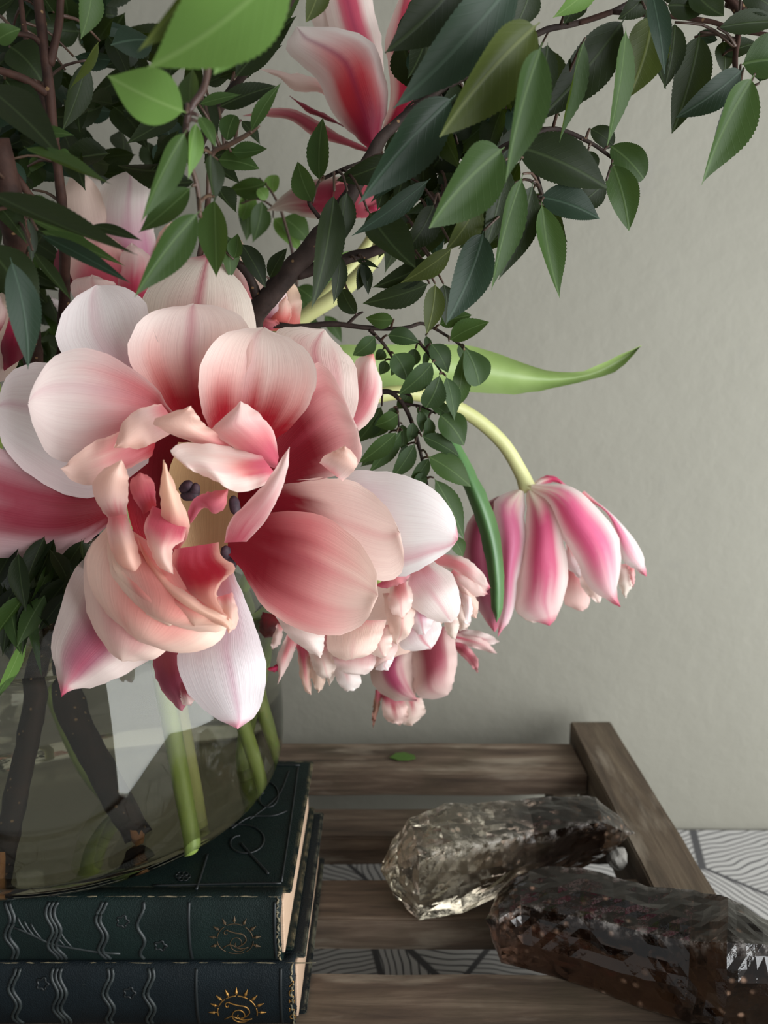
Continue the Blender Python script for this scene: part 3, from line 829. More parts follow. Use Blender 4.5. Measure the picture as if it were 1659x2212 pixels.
P([(236,1122),(209,1086),(199,1050),(215,1020)], [(272,1116),(277,1062),(276,1020)], (262,993), [.308,.290,.282], St(srgb(244,212,196), PINK, .2, PALE, .5), .010, .002)
P([(234,1118),(232,1160),(256,1222),(284,1246)], [(274,1110),(290,1160),(306,1216)], (300,1247), [.298,.286,.281], St(srgb(244,204,186), PINK, .2, PALE, .5), .010)
# lower heart, rolled layers
P([(242,1130),(188,1190),(181,1262),(194,1340),(235,1407)], [(400,1300),(384,1370),(342,1420),(300,1427)], (265,1429), [.312,.293,.287], St(srgb(246,222,208), PINK, .0, srgb(212,152,150), .92, .82), .014)
P([(247,1120),(192,1190),(193,1262),(235,1332)], [(440,1250),(490,1350),(455,1398),(380,1410)], (300,1386), [.307,.284,.278], St(srgb(250,222,204), PINK, .0, srgb(226,154,144), .90, .86), .016)
P([(242,1130),(231,1182),(245,1252),(290,1312)], [(420,1230),(500,1325),(488,1360),(420,1364)], (350,1342), [.302,.278,.271], St(srgb(250,224,204), PINK, .0, srgb(228,148,138), .88, .86), .014)
P([(285,1170),(290,1240),(322,1290),(390,1337)], [(410,1240),(466,1300),(494,1345)], (420,1353), [.296,.275,.268], St(srgb(250,216,194), CORAL, .2, srgb(222,110,106), .82, .86), .010)
P([(375,1186),(364,1240),(400,1292),(470,1332)], [(472,1172),(482,1204),(510,1229),(472,1266),(472,1302)], (498,1341), [.300,.2695,.2635], St(srgb(240,190,172), ROSE, .14, srgb(166,18,44), .80, 1.0, .0), -.006)
P([(296,1162),(309,1200),(345,1272),(420,1327)], [(332,1214),(382,1262),(452,1312),(502,1340)], (497,1360), [.291,.270,.262], St(srgb(246,208,186), CORAL, .1, srgb(238,170,150), .6), .006, .003)
P([(240,1135),(240,1200),(266,1272),(318,1332)], [(345,1250),(385,1310),(410,1342)], (365,1352), [.299,.2765,.2698], St(srgb(252,226,206), PINK, .0, srgb(230,150,140), .86, .84), .010, .003)
P([(468,1290),(480,1332)], [(502,1280),(514,1322),(511,1352)], (494,1369), [.285,.276,.268], St(PEACH, PINK, .2, PALE, .5), .006)
# outer petals hanging below
P([(260,1180),(170,1218),(128,1322),(110,1392),(124,1462)], [(400,1365),(332,1416),(282,1451),(200,1486),(160,1488)], (133,1506), [.334,.302,.290], St(srgb(230,212,204), PINK, .0, srgb(176,104,122), 1.1, .70, .55, srgb(196,60,96), .55, .95), .006, .002)
P([(350,1395),(330,1425),(345,1482),(384,1532)], [(404,1395),(407,1440),(404,1482),(412,1502)], (394,1537), [.322,.306,.300], St(srgb(190,120,132), DUST, .4, srgb(146,58,80), 1.0), .006)
P([(388,1472),(393,1520)], [(402,1478),(420,1506)], (412,1524), [.300,.296,.296], St(PALE, DUST, .5, DUST, .7), .003)
P([(440,1250),(402,1380),(382,1422),(404,1492),(452,1542)], [(505,1238),(540,1320),(574,1432),(567,1512),(546,1552)], (513,1574), [.326,.297,.284], St(srgb(250,242,244), PINK, .14, srgb(226,180,196), .5, .9, .6, srgb(206,130,160), .56, .7), .006, .002)

# --- the tall tulip at the top
t2 = tulip('tulip at the top seen from the side, red flamed petals edged white', at(805, 322, .45))
P = lambda *a, **k: petal(t2, *a, **k)
flame = St(srgb(240,230,224), srgb(156,28,66), .30, srgb(214,58,72), .86, .92, .5, srgb(140,44,92))
P([(720,120),(680,60),(674,30)], [(762,100),(742,40),(722,0)], (690,-40), [.478,.478,.478], St(srgb(226,206,198), PINK, .0, PINK, .0), .004)
P([(820,300),(742,130),(706,40),(700,-40)], [(832,200),(824,90),(810,30),(795,-30)], (745,-90), [.466,.470,.474], St(srgb(238,222,214), RED, .0, srgb(206,84,110), 1.3, .72, .4, srgb(150,50,90)), .006)
P([(745,230),(690,172),(622,157),(585,150)], [(748,262),(692,202),(640,197),(600,166)], (560,150), [.462,.468,.47], St(PALE, DUST, .2, PINK, .5), .004)
P([(850,300),(890,250),(910,150)], [(880,290),(932,250),(948,180)], (935,50), [.458,.462,.466], St(srgb(222,82,108), srgb(160,30,60), .2, srgb(206,48,84), 1.0), .004)
P([(800,326),(742,272),(690,240),(640,216)], [(806,322),(764,285),(712,262),(662,240)], (626,207), [.458,.460,.464], St(srgb(150,50,66), DUST, .2, srgb(140,40,58), 1.0), .004)
P([(806,324),(730,288),(660,246),(600,232)], [(798,330),(722,308),(672,292),(622,258)], (524,250), [.455,.462,.470], St(srgb(206,150,148), DUST, .3, srgb(160,66,80), 1.0, .9), .004)
P([(812,312),(842,220),(838,132),(830,100),(845,40)], [(840,300),(922,220),(932,120),(925,30)], (882,-50), [.449,.446,.452], St(srgb(236,214,206), srgb(150,24,60), .2, srgb(206,52,88), 1.2, .86, .4, srgb(150,40,96), .6), .012)
P([(794,320),(722,250),(690,180),(652,142),(617,106)], [(816,310),(838,222),(826,140),(800,86),(740,62),(690,58)], (640,57), [.446,.438,.446], flame, .014)
stem_part(t2, [(560, 760, .47), (650, 690, .47), (735, 632, .47), (815, 545, .468), (838, 430, .462), (808, 330, .452)], [.0044] * 6, M['tulip_stem'])
petal(t2, [(850,345),(810,352),(770,362)], [(852,360),(815,375),(775,392)], (722,400), [.452,.455,.46], St(PINK, DUST, .3, DUST, .8), .003)

# --- dusky red tulip behind the fork
t3 = tulip('dusky red tulip mostly hidden behind the dark leaves above the fork', at(790, 430, .50))
P = lambda *a, **k: petal(t3, *a, **k)
P([(800,440),(760,385),(700,385),(640,400),(602,430)], [(800,465),(740,475),(670,470),(620,458)], (577,456), [.50,.492,.50], St(srgb(190,176,162), srgb(150,40,60), .3, srgb(136,34,56), .95, 1.05), .010)
P([(830,420),(800,395),(740,388)], [(830,470),(790,472),(750,465)], (700,430), [.498,.486,.49], St(ROSE, DUST, .4, srgb(166,52,72), .9), .008)
P([(840,430),(815,440)], [(845,455),(820,460)], (780,455), [.490,.485,.488], St(ROSE, DUST, .4, MAG, .9), .004)
stem_part(t3, [(560, 770, .50), (700, 640, .51), (800, 520, .51), (830, 440, .50)], .0036, M['tulip_stem'])

# --- back left tulip
t4 = tulip('upright pale tulip behind the leaves on the left, ruffled white top', at(250, 660, .43))
P = lambda *a, **k: petal(t4, *a, **dict(dict(ruf=.0026), **k) if len(a) < 7 else k)
P([(190,600),(150,500),(160,400)], [(230,560),(226,450),(216,390)], (186,374), [.455,.452,.452], St(srgb(224,216,208), PINK, .2, PALE, .5), .004, .004)
P([(270,640),(214,560),(204,480),(212,415),(238,385)], [(345,620),(338,540),(328,450),(322,402)], (282,368), [.444,.440,.444], St(srgb(244,232,226), ROSE, .2, srgb(220,150,180), .68, 1.1, .45, srgb(196,120,150), .58), .012, .003)
P([(200,620),(148,560),(130,480),(136,415)], [(262,620),(242,520),(222,430),(196,388)], (160,368), [.446,.438,.440], St(srgb(242,218,204), ROSE, .2, PALE, .7), .008, .005)
P([(330,630),(330,560),(346,500)], [(404,610),(402,530),(386,490)], (372,478), [.446,.444,.446], St(PEACH, ROSE, .3, PINK, .8), .005, .003)
P([(160,640),(120,590),(121,545)], [(176,640),(162,580),(152,550)], (131,530), [.448,.446,.447], St(srgb(130,50,66), DEEP, .3, srgb(110,40,54), .9), .004)
P([(232,660),(160,610),(148,545),(176,490)], [(302,650),(302,580),(262,528)], (214,498), [.438,.430,.430], St(srgb(242,208,196), ROSE, .5, srgb(214,106,120), .82, .8, .3), .010, .004)
P([(258,660),(253,600),(261,550)], [(326,660),(328,600),(326,556)], (284,524), [.432,.425,.424], St(srgb(242,222,214), srgb(206,72,104), .35, srgb(216,110,130), .75), .008, .003)
P([(200,690),(158,640),(157,606)], [(284,690),(278,640),(252,614)], (200,594), [.420,.415,.414], St(PALE, PINK, .2, PINK, .6, 1, .3), .006, .003)
P([(152,700),(122,668)], [(165,668),(140,654)], (108,640), [.424,.420,.418], St(WHITE, CREAM, .0, CREAM, .2), .003)
stem_part(t4, [(250, 650, .435), (258, 760, .44), (250, 950, .44), (300, 1300, .45), (345, 1560, .43), (392, 1760, .40)], .0042, M['tulip_stem'])

# --- tulip cut by the left frame edge
t5 = tulip('cream tulip cut off by the left edge, rim touched with magenta', at(-20, 830, .37))
P = lambda *a, **k: petal(t5, *a, **k)
P([(-60,840),(-90,740),(-50,655)], [(22,820),(55,745),(61,692),(42,656)], (5,633), [.375,.362,.362], St(srgb(226,204,184), PINK, .0, PALE, .4, .9, .0), .012)
P([(10,800),(-12,740),(6,690)], [(48,775),(58,722),(56,682)], (36,653), [.364,.358,.356], St(srgb(228,150,160), srgb(130,20,50), .5, srgb(196,36,86), 1.0, .8), .008, .003)
P([(-60,780),(-40,700),(-20,660)], [(0,760),(20,700),(18,672)], (0,640), [.360,.354,.355], St(PALE, srgb(150,40,66), .3, srgb(160,50,76), .7), .006)
stem_part(t5, [(-20, 830, .375), (-10, 1000, .40), (40, 1300, .45), (110, 1420, .45), (190, 1620, .44), (300, 1760, .43)], .0042, M['stem_green'])

# --- tulip behind the big one
t6 = tulip('pale pink tulip behind the thick forked branch, above the big tulip', at(560, 720, .40))
P = lambda *a, **k: petal(t6, *a, **k)
P([(540,720),(498,630),(486,560)], [(585,710),(575,620),(552,560)], (520,518), [.412,.408,.408], St(srgb(242,214,196), ROSE, .2, PALE, .7), .006, .003)
P([(530,710),(508,640),(498,590)], [(565,700),(558,640),(542,600)], (520,568), [.404,.400,.400], St(PALE, ROSE, .4, PINK, .85, .9), .006, .003)
P([(560,715),(590,650),(608,612)], [(645,715),(652,660),(642,622)], (620,598), [.408,.404,.405], St(srgb(240,208,180), CORAL, .4, PEACH, .8), .006, .003)
P([(548,710),(572,645),(588,612)], [(612,705),(622,655),(616,625)], (604,606), [.400,.396,.397], St(srgb(242,222,222), ROSE, .2, LILAC, .5), .006, .003)
P([(575,710),(588,660)], [(620,712),(630,670)], (618,640), [.396,.394,.394], St(PEACH, CORAL, .3, CORAL, .7), .004)
P([(545,712),(565,690)], [(590,712),(604,700)], (598,690), [.392,.389,.388], St(CORAL, ROSE, .3, PINK, .9), .003)
stem_part(t6, [(565, 715, .405), (540, 900, .42), (480, 1200, .43), (455, 1450, .42), (500, 1640, .425), (540, 1745, .43)], .0042, M['stem_green'])

# --- the nodding tulip on the right
t7 = tulip('nodding pink and white tulip hanging alone on the right against the wall', at(1140, 1056, .47))
P = lambda *a, **k: petal(t7, *a, **k)
streak = dict(tip=.9)
P([(1150,1046),(1170,1031),(1200,1029)], [(1152,1052),(1200,1042),(1222,1056)], (1242,1066), [.478,.482,.484], St(srgb(226,180,190), CREAM, .3, MAG, 1.0), .003)
P([(1112,1230),(1112,1310),(1130,1335)], [(1202,1230),(1202,1310),(1186,1337)], (1150,1345), [.492,.490,.488], St(srgb(238,214,204), PINK, .0, PALE, .5), .006)
P([(1222,1200),(1215,1290),(1238,1314)], [(1268,1230),(1274,1300)], (1258,1320), [.492,.490,.488], St(srgb(236,198,190), PINK, .2, PINK, .6), .004)
P([(1335,1220),(1337,1265),(1348,1288)], [(1362,1216),(1368,1258)], (1352,1290), [.490,.489,.488], St(CREAM, PINK, .1, PALE, .6), .003)
P([(1356,1220),(1360,1245)], [(1370,1222),(1372,1252)], (1367,1268), [.488,.486,.486], St(srgb(226,170,170), PINK, .3, PALE, .6, 1, 0, MAG, .5, 1.0), .002)
P([(1112,1060),(1050,1086),(1008,1134),(998,1210),(1030,1310)], [(1130,1062),(1086,1090),(1080,1180),(1090,1290),(1092,1335)], (1068,1366), [.474,.470,.468], St(srgb(222,184,190), srgb(232,222,204), .08, srgb(152,66,92), 1.15, .95, .2, MAUVE, .5, .6), .014)
P([(1250,1072),(1312,1112),(1340,1200),(1364,1226)], [(1262,1060),(1330,1118),(1378,1176),(1394,1220)], (1396,1245), [.482,.480,.480], St(srgb(244,232,230), PINK, .2, srgb(226,130,160), .95, .75, .2, ROSE, .5, .9), .006)
P([(1250,1180),(1253,1260),(1284,1298)], [(1292,1210),(1302,1280)], (1294,1303), [.480,.478,.478], St(srgb(244,226,216), PINK, .1, PALE, .5), .005, .003)
P([(1222,1170),(1225,1222),(1240,1240)], [(1242,1200),(1256,1240)], (1250,1248), [.470,.468,.468], St(WHITE, PINK, .1, PALE, .4), .003)
P([(1138,1060),(1134,1150),(1120,1250),(1113,1318),(1146,1340)], [(1150,1058),(1198,1086),(1220,1180),(1228,1240),(1210,1318)], (1187,1352), [.466,.455,.458], St(srgb(240,222,216), srgb(236,228,206), .12, srgb(204,84,122), .98, .85, .35, srgb(190,70,118), .62, .95), .014, .002)
P([(1118,1056),(1068,1082),(1072,1150),(1080,1260),(1078,1332)], [(1132,1062),(1134,1120),(1138,1182),(1119,1246),(1108,1326)], (1075,1375), [.464,.452,.456], St(srgb(240,222,222), srgb(236,228,206), .12, srgb(202,104,138), 1.0, .85, .3, srgb(206,150,180), .6, .8), .010, .002)
P([(1145,1056),(1186,1086),(1208,1150),(1240,1202),(1268,1262),(1300,1290)], [(1150,1046),(1232,1050),(1292,1100),(1332,1152),(1342,1212),(1332,1280)], (1341,1312), [.464,.455,.462], St(srgb(244,228,224), srgb(236,226,206), .14, srgb(226,104,146), 1.0, .86, .3, srgb(210,70,120), .55, .95), .016, .002)
stem_part(t7, [(560, 960, .43), (700, 895, .44), (860, 848, .455), (990, 882, .466), (1078, 948, .47), (1124, 1018, .47), (1142, 1062, .468)], [.0042, .0042, .0042, .0042, .0042, .0044, .0056], M['tulip_stem'])
petal(t7, [(700,745),(850,744),(1000,745),(1080,765),(1180,800),(1260,801),(1330,770)], [(700,800),(830,836),(1000,846),(1120,851),(1230,831),(1310,811),(1352,786)], (1387,745), [.46,.468,.480,.50], None, -.012, .002, 'leaf', 12, 26, M['tulip_leaf'])
petal(t7, [(955,945),(978,988),(1004,1060),(1036,1150),(1056,1250),(1061,1310)], [(992,955),(1020,1008),(1060,1090),(1084,1180),(1089,1260),(1085,1320)], (1073,1346), [.432,.425,.422,.420], None, .008, .0, 'leaf', 12, 24, M['tulip_leaf_dark'])

# --- cream double tulip below the big one
t8 = tulip('full ruffled cream tulip hanging below the big tulip, right of the vase', at(640, 1290, .40))
P = lambda *a, **k: petal(t8, *a, **dict(dict(ruf=.0014), **k) if len(a) < 7 else k)
w1 = St(srgb(248,236,230), PINK, .1, srgb(236,176,186), .55, .8, .4, srgb(220,130,150))
P([(690,1270),(800,1270),(880,1240)], [(690,1410),(800,1430),(900,1400)], (970,1330), [.405,.405,.405], St(PEACH, PINK, .2, PALE, .6), .005)
P([(566,1322),(560,1360)], [(610,1330),(596,1372)], (572,1378), [.408,.400,.398], St(srgb(110,56,50), DEEP, .4, srgb(84,40,40), .8), .004)
P([(936,1216),(985,1240),(1030,1282)], [(950,1196),(1000,1203),(1040,1234)], (1060,1270), [.408,.404,.402], St(srgb(244,220,212), PINK, .3, PINK, .75, .8, .2, ROSE, .5, .9), .004)
P([(970,1240),(990,1270),(1015,1290)], [(985,1225),(1020,1250),(1042,1270)], (1056,1284), [.404,.401,.400], St(PALE, PINK, .2, PALE, .6, 1, 0, ROSE, .5, .8), .003)
P([(975,1250),(1003,1292),(1014,1328)], [(996,1240),(1020,1280),(1034,1306)], (1028,1336), [.404,.401,.400], St(PEACH, PINK, .2, PALE, .6), .004)
P([(965,1290),(988,1340),(992,1362)], [(1000,1290),(1016,1340)], (1008,1358), [.403,.400,.399], St(srgb(244,224,212), PINK, .1, PALE, .5), .004)
P([(640,1385),(646,1450),(658,1490)], [(668,1385),(672,1460)], (672,1500), [.400,.398,.397], St(PEACH, ROSE, .4, PINK, .9, .6), .003)
P([(665,1400),(674,1470)], [(702,1410),(702,1475)], (688,1496), [.398,.396,.395], St(srgb(236,208,190), PINK, .1, PALE, .6), .003)
P([(692,1400),(700,1450)], [(720,1400),(724,1455)], (712,1482), [.399,.397,.396], St(CREAM, PINK, .1, PALE, .6), .003)
P([(620,1370),(598,1422),(602,1458)], [(642,1388),(626,1432)], (600,1478), [.398,.394,.393], St(PALE, PINK, .2, PINK, .7, .6), .003)
P([(616,1418),(592,1438)], [(612,1442),(592,1452)], (575,1445), [.396,.394,.393], St(srgb(190,40,66), RED, .4, MAG, .9), .002)
P([(600,1345),(588,1380),(586,1398)], [(612,1358),(606,1390)], (590,1403), [.394,.391,.390], St(PALE, PINK, .2, PALE, .6), .002)
P([(700,1400),(718,1450),(736,1484)], [(774,1430),(780,1475),(766,1490)], (750,1494), [.398,.392,.391], St(srgb(236,226,220), PINK, .1, srgb(206,150,150), .7, .35), .004)
P([(790,1380),(812,1402),(800,1440)], [(864,1370),(856,1410),(836,1434)], (828,1437), [.394,.388,.388], St(PALE, PINK, .2, PALE, .6), .006, .003)
P([(716,1400),(722,1432),(744,1454)], [(818,1400),(808,1440),(792,1456)], (766,1457), [.388,.382,.382], St(srgb(240,228,220), PINK, .1, srgb(220,170,170), .6), .004)
P([(868,1320),(862,1390),(886,1406)], [(915,1305),(952,1345),(948,1375)], (932,1402), [.390,.382,.382], St(WHITE, PINK, .1, LILAC, .6, .8, .7, ROSE, .5, .5), .004)
P([(880,1236),(860,1275),(890,1312),(940,1342)], [(930,1210),(976,1240),(994,1290),(991,1326)], (975,1345), [.388,.376,.378], w1, .004)
P([(826,1280),(836,1340),(848,1382)], [(892,1285),(896,1330),(884,1372)], (856,1392), [.384,.376,.376], St(srgb(244,220,206), PINK, .1, PALE, .5, .8, .5, PINK, .6), .006, .003)
P([(810,1265),(846,1240),(876,1236)], [(830,1272),(870,1260)], (888,1243), [.376,.372,.371], St(srgb(214,150,158), ROSE, .3, PINK, .9), .003)
P([(705,1340),(708,1400),(734,1424)], [(835,1340),(816,1397),(790,1417)], (760,1424), [.374,.366,.366], St(srgb(246,222,208), PINK, .1, PEACH, .6, .8, .2), .005)
P([(590,1320),(618,1370),(658,1402)], [(695,1340),(701,1362),(699,1402)], (692,1422), [.372,.364,.364], St(srgb(248,232,224), PINK, .1, PALE, .5), .005)
P([(800,1400),(820,1424),(812,1446)], [(850,1395),(852,1420)], (838,1448), [.392,.386,.386], St(WHITE, PINK, .1, PALE, .6, .8, .4, ROSE), .004, .002)
P([(664,1395),(676,1440),(690,1462)], [(716,1400),(726,1440)], (712,1466), [.394,.388,.388], St(CREAM, PINK, .1, PALE, .6, .8, .3, PINK), .004, .002)
P([(892,1290),(880,1330),(900,1368)], [(940,1300),(935,1345)], (920,1374), [.386,.379,.380], St(WHITE, PINK, .1, LILAC, .7, .6, .5, ROSE), .004, .0015)
P([(845,1260),(838,1300),(852,1330)], [(885,1255),(892,1300)], (872,1338), [.382,.373,.374], St(srgb(248,226,216), PINK, .1, PINK, .55, .8, .3), .004, .002)
P([(985,1270),(1000,1310),(1002,1345)], [(1006,1268),(1022,1300)], (1016,1348), [.402,.398,.398], St(WHITE, PINK, .1, PALE, .6, .8, .3, ROSE), .003, .0015)
P([(955,1320),(962,1360),(975,1378)], [(985,1320),(992,1352)], (984,1380), [.398,.393,.393], St(CREAM, PINK, .1, PALE, .6), .003, .002)
P([(770,1350),(790,1400),(812,1418)], [(848,1350),(846,1395)], (832,1420), [.380,.371,.371], St(srgb(248,228,216), PINK, .1, PINK, .5, .8, .4), .004, .002)
stem_part(t8, [(600, 1345, .405), (580, 1345, .425), (552, 1360, .44), (520, 1400, .45), (470, 1480, .455), (515, 1650, .46), (545, 1720, .46)], .0040, M['stem_green'])

# --- lowest tulip
t9 = tulip('dusky pink tulip hanging lowest, behind the ruffled cream one', at(900, 1370, .47))
P = lambda *a, **k: petal(t9, *a, **dict(dict(ruf=.0026), **k) if len(a) < 7 else k)
P([(860,1505),(868,1560)], [(912,1508),(918,1540)], (890,1567), [.478,.476,.475], St(srgb(232,208,196), PINK, .1, srgb(190,90,100), .6, .4), .003)
P([(824,1498),(828,1548)], [(872,1505),(884,1545)], (864,1567), [.476,.473,.472], St(srgb(230,200,190), DUST, .3, srgb(180,90,96), .8, .4), .003)
P([(812,1488),(804,1540)], [(826,1500),(816,1540)], (806,1573), [.478,.476,.476], St(srgb(160,110,96), DUST, .3, srgb(170,130,110), .8), .002)
P([(960,1386),(1000,1396),(1040,1400)], [(980,1356),(1030,1362),(1060,1372)], (1078,1386), [.478,.476,.476], St(srgb(232,214,208), DUST, .3, srgb(180,70,90), .9, .5), .003)
P([(940,1375),(990,1388),(1040,1405)], [(960,1362),(1010,1372),(1050,1385)], (1074,1412), [.474,.472,.472], St(srgb(226,196,190), DUST, .3, ROSE, .8, .5), .003)
P([(975,1395),(1010,1430)], [(992,1378),(1030,1420)], (1032,1454), [.472,.470,.470], St(srgb(206,140,144), DUST, .3, DUST, .9, .7), .003)
P([(880,1370),(890,1450),(900,1502),(935,1510)], [(976,1350),(987,1420),(978,1482)], (966,1502), [.466,.454,.456], St(srgb(228,200,192), DUST, .2, srgb(160,70,86), .85, .8), .012)
P([(840,1390),(800,1440),(808,1482),(850,1512)], [(892,1375),(890,1440),(898,1492)], (900,1513), [.464,.454,.455], St(srgb(216,188,178), DUST, .2, srgb(168,68,100), 1.05, .62, .5, srgb(176,54,96), .75, .6), .010)
stem_part(t9, [(905, 1365, .47), (860, 1300, .47), (760, 1200, .465), (640, 1160, .455), (560, 1200, .455), (480, 1400, .47), (430, 1600, .46), (470, 1760, .45)], .0038, M['stem_green'])
# stem of the big tulip, down through the vase
stem_part(t1, [(440, 1100, .362), (400, 1200, .380), (335, 1330, .390), (330, 1440, .385), (352, 1560, .378), (380, 1700, .370), (410, 1840, .366)], [.0045] * 7, M['stem_green'])

# ---------------------------------------------------------------- leafy branches
def leaf_mesh(kind, fold, bend, hi, twist=0.0, sick=0.0):
    rows = 56 if hi else 30
    xs = (-1, -.55, 0, .55, 1) if hi else (-1, 0, 1)
    V, Fc, UV = [], [], []
    for i in range(rows + 1):
        t = i / rows
        s = max(0.0, (t - .05) / .95)
        pa, pb = {'lance': (.82, 1.28), 'ovate': (.66, 1.0), 'round': (.60, .50), 'obovate': (.95, .55)}[kind]
        sm_ = pa / (pa + pb)
        w = (s ** pa) * ((1 - s) ** pb) / (sm_ ** pa * (1 - sm_) ** pb)
        w = min(w, 1.0) * .5
        tooth = (1.0 + (.022 if hi else .03) * ((i % 2) * 2 - 1)) if .12 < s < .97 else 1.0
        w = max(w, .012)
        c = math.cos(twist * t); sn = math.sin(twist * t)
        for x in xs:
            ww = w * x * (tooth if abs(x) == 1 else 1)
            z = fold * abs(ww) ** 1.15 - .05 * math.sin(t * 9) * abs(x) * w
            V.append((ww * c - z * sn + sick * (t * t - t) * 1.6, t, bend * (t * t - t * .35) + z * c + ww * sn)); UV.append((.5 + .5 * x * w * 2, t))
    n = len(xs)
    for i in range(rows):
        for j in range(n - 1):
            a = i * n + j; Fc.append((a, a + 1, a + n + 1, a + n))
    me = mesh_from(V, Fc, True, 'leaf_%s' % kind)
    u = me.uv_layers.new(name='uv')
    for lp in me.loops: u.data[lp.index].uv = UV[lp.vertex_index]
    me.materials.append(M['leaf_dark'])
    return me
LM = {}
for kind in ('lance', 'ovate', 'round', 'obovate'):
    for hi in (0, 1):
        LM[kind, hi] = [leaf_mesh(kind, f, b, hi, tw, sk) for f, b, tw, sk in ((.40, -.30, .15, .16), (.70, .15, .5, -.20), (.25, -.55, -.45, .22), (-.40, -.2, .4, -.14))]
RNG = random.Random(7)
def leaf(root, bx, by, tx, ty, w, Y, mat='leaf_mid', kind=None, dy=None, roll=None, var=None, name='leaf'):
    if dy is None: dy = RNG.uniform(-.018, .012)
    B, T = at(bx, by, Y), at(tx, ty, Y + dy)
    ln = math.hypot(tx - bx, ty - by)
    if kind is None: kind = 'lance' if ln > 2.0 * w else ('ovate' if ln > 1.4 * w else 'round')
    y = (T - B); L = y.length; y = y / L
    view = (CAM - B).normalized()
    z = (view - y * view.dot(y)).normalized()
    if roll is None: roll = RNG.choice((-1, 1)) * RNG.uniform(8, 48)
    r = math.radians(roll)
    x = y.cross(z)
    x, z = x * math.cos(r) + z * math.sin(r), z * math.cos(r) - x * math.sin(r)
    W = .98 * w * pxm(Y, by) / max(.45, math.cos(r))
    hi = 1 if w > 62 or Y < .3 else 0
    if var is None: var = RNG.randrange(4)
    me = LM[kind, hi][var]
    o = bpy.data.objects.new(name, me); COL.objects.link(o)
    m = Matrix(((x.x * W, y.x * L, z.x * W, B.x), (x.y * W, y.y * L, z.y * W, B.y), (x.z * W, y.z * L, z.z * W, B.z), (0, 0, 0, 1)))
    o.parent = root; o.matrix_parent_inverse = Matrix.Translation(-root.location)
    o.matrix_basis = m
    o.material_slots[0].link = 'OBJECT'; o.material_slots[0].material = M[mat]
    root_bases.setdefault(root.name, []).append(B)
    return o
root_bases = {}
stem_pts = {}
def branch(label, pos, lines, mat='bark'):
    """lines: list of ([(px, py, Y)...], radius0 px-free metres, radius1)"""
    root = thing('leafy_branch', label, 'branch', at(*pos), 'leafy branches of the bouquet')
    for pts, r0, r1, *mm in lines:
        P = [at(*p) for p in pts]
        n = len(P)
        rr = list(r0) if isinstance(r0, (list, tuple)) else [r0 + (r1 - r0) * i / (n - 1) for i in range(n)]
        V, Fc = tube(P, rr, 9, n * 7, None, .22)
        link('stem', mesh_from(V, Fc), root, M[mm[0] if mm else mat])
        S = catmull([tuple(p) for p in P], n * 8)
        stem_pts.setdefault(root.name, []).extend(S)
    return root
def twigs(root, maxd=.045, mat='twig'):
    S = [Vector(s) for s in stem_pts[root.name]]
    V, Fc = [], []
    for B in root_bases.get(root.name, []):
        s = min(S, key=lambda q: (q - B).length_squared)
        d = (s - B).length
        if .001 < d < maxd:
            mid = s.lerp(B, .5) + Vector((0, 0, .12 * d))
            tube([s, mid, B], [.0008, .0006, .0005], 5, 6, (V, Fc))
    if V: link('twig', mesh_from(V, Fc), root, M[mat])['kind'] = 'stuff'

D, MI, LI, OL, BL = 'leaf_dark', 'leaf_mid', 'leaf_light', 'leaf_olive', 'leaf_sheen'

# 1. near sprig with the brightest leaves, top centre-left
g1 = branch('leafy sprig nearest the lens, with big bright green leaves at top left', (430, 250, .26),
            [([(452, 120, .265), (440, 190, .262), (408, 242, .258), (402, 320, .262), (425, 400, .264), (432, 470, .268)], .0012, .0007),
             ([(700, -140, .20), (640, -60, .21), (520, 60, .235), (452, 130, .265)], .0016, .0012)], 'twig')
for a in [(640,-110,320,162,190,.200,LI,'lance',.004,10,2), (545,-30,468,160,95,.212,LI,'ovate',.0,14,0), (470,-60,295,108,72,.208,OL,'lance',.0,30,1),
          (403,243,232,156,112,.238,LI,'lance',-.006,-16,0), (404,280,302,480,62,.256,MI,'lance',-.01,22,1), (415,402,298,499,54,.262,MI,'lance',-.004,-18,0),
          (432,455,288,642,78,.255,MI,'lance',-.008,14,1), (462,425,460,600,64,.275,MI,'lance',.006,-30,0), (425,262,405,388,40,.262,LI,'lance',.0,30,1),
          (428,250,466,314,30,.258,MI,'ovate',.0,25,0), (412,240,414,140,46,.262,MI,'lance',.01,20,0), (455,330,462,440,46,.275,D,'lance',.0,30,1)]:
    leaf(g1, *a)
twigs(g1)
# 2. small sprig right of it
g2 = branch('small sprig of oval leaves between the bright leaves and the top tulip', (480, 330, .33),
            [([(450, 420, .32), (458, 335, .318), (500, 310, .315), (540, 287, .313), (560, 270, .312)], .0011, .0006),
             ([(430, 560, .34), (445, 480, .33), (450, 420, .32)], .0014, .0011)], 'twig')
for a in [(472,232,595,184,46,.318,D,'ovate',.0,10,0), (430,226,520,203,24,.312,MI,'lance',.0,20,0), (541,287,603,174,28,.312,MI,'lance',.0,30,2), (490,306,506,246,42,.316,MI,'round',.0,15,0),
          (499,328,577,322,36,.318,MI,'ovate',.0,10,1), (470,345,559,360,48,.322,MI,'ovate',.0,25,0), (520,260,563,309,26,.33,D,'lance',.0,30,0),
          (470,400,510,462,42,.33,D,'lance',.0,30,1), (485,505,500,600,42,.335,MI,'ovate',.0,20,0), (505,560,514,505,36,.334,MI,'ovate',.0,10,1), (520,525,574,619,44,.345,D,'ovate',.0,12,0),
          (582,602,618,535,32,.352,D,'ovate',.0,20,0), (440,330,520,400,46,.34,D,'lance',.0,20,1), (430,200,470,300,46,.345,D,'lance',.0,20,1), (500,330,440,350,40,.335,D,'ovate',.0,20,1)]:
    leaf(g2, *a)
twigs(g2)
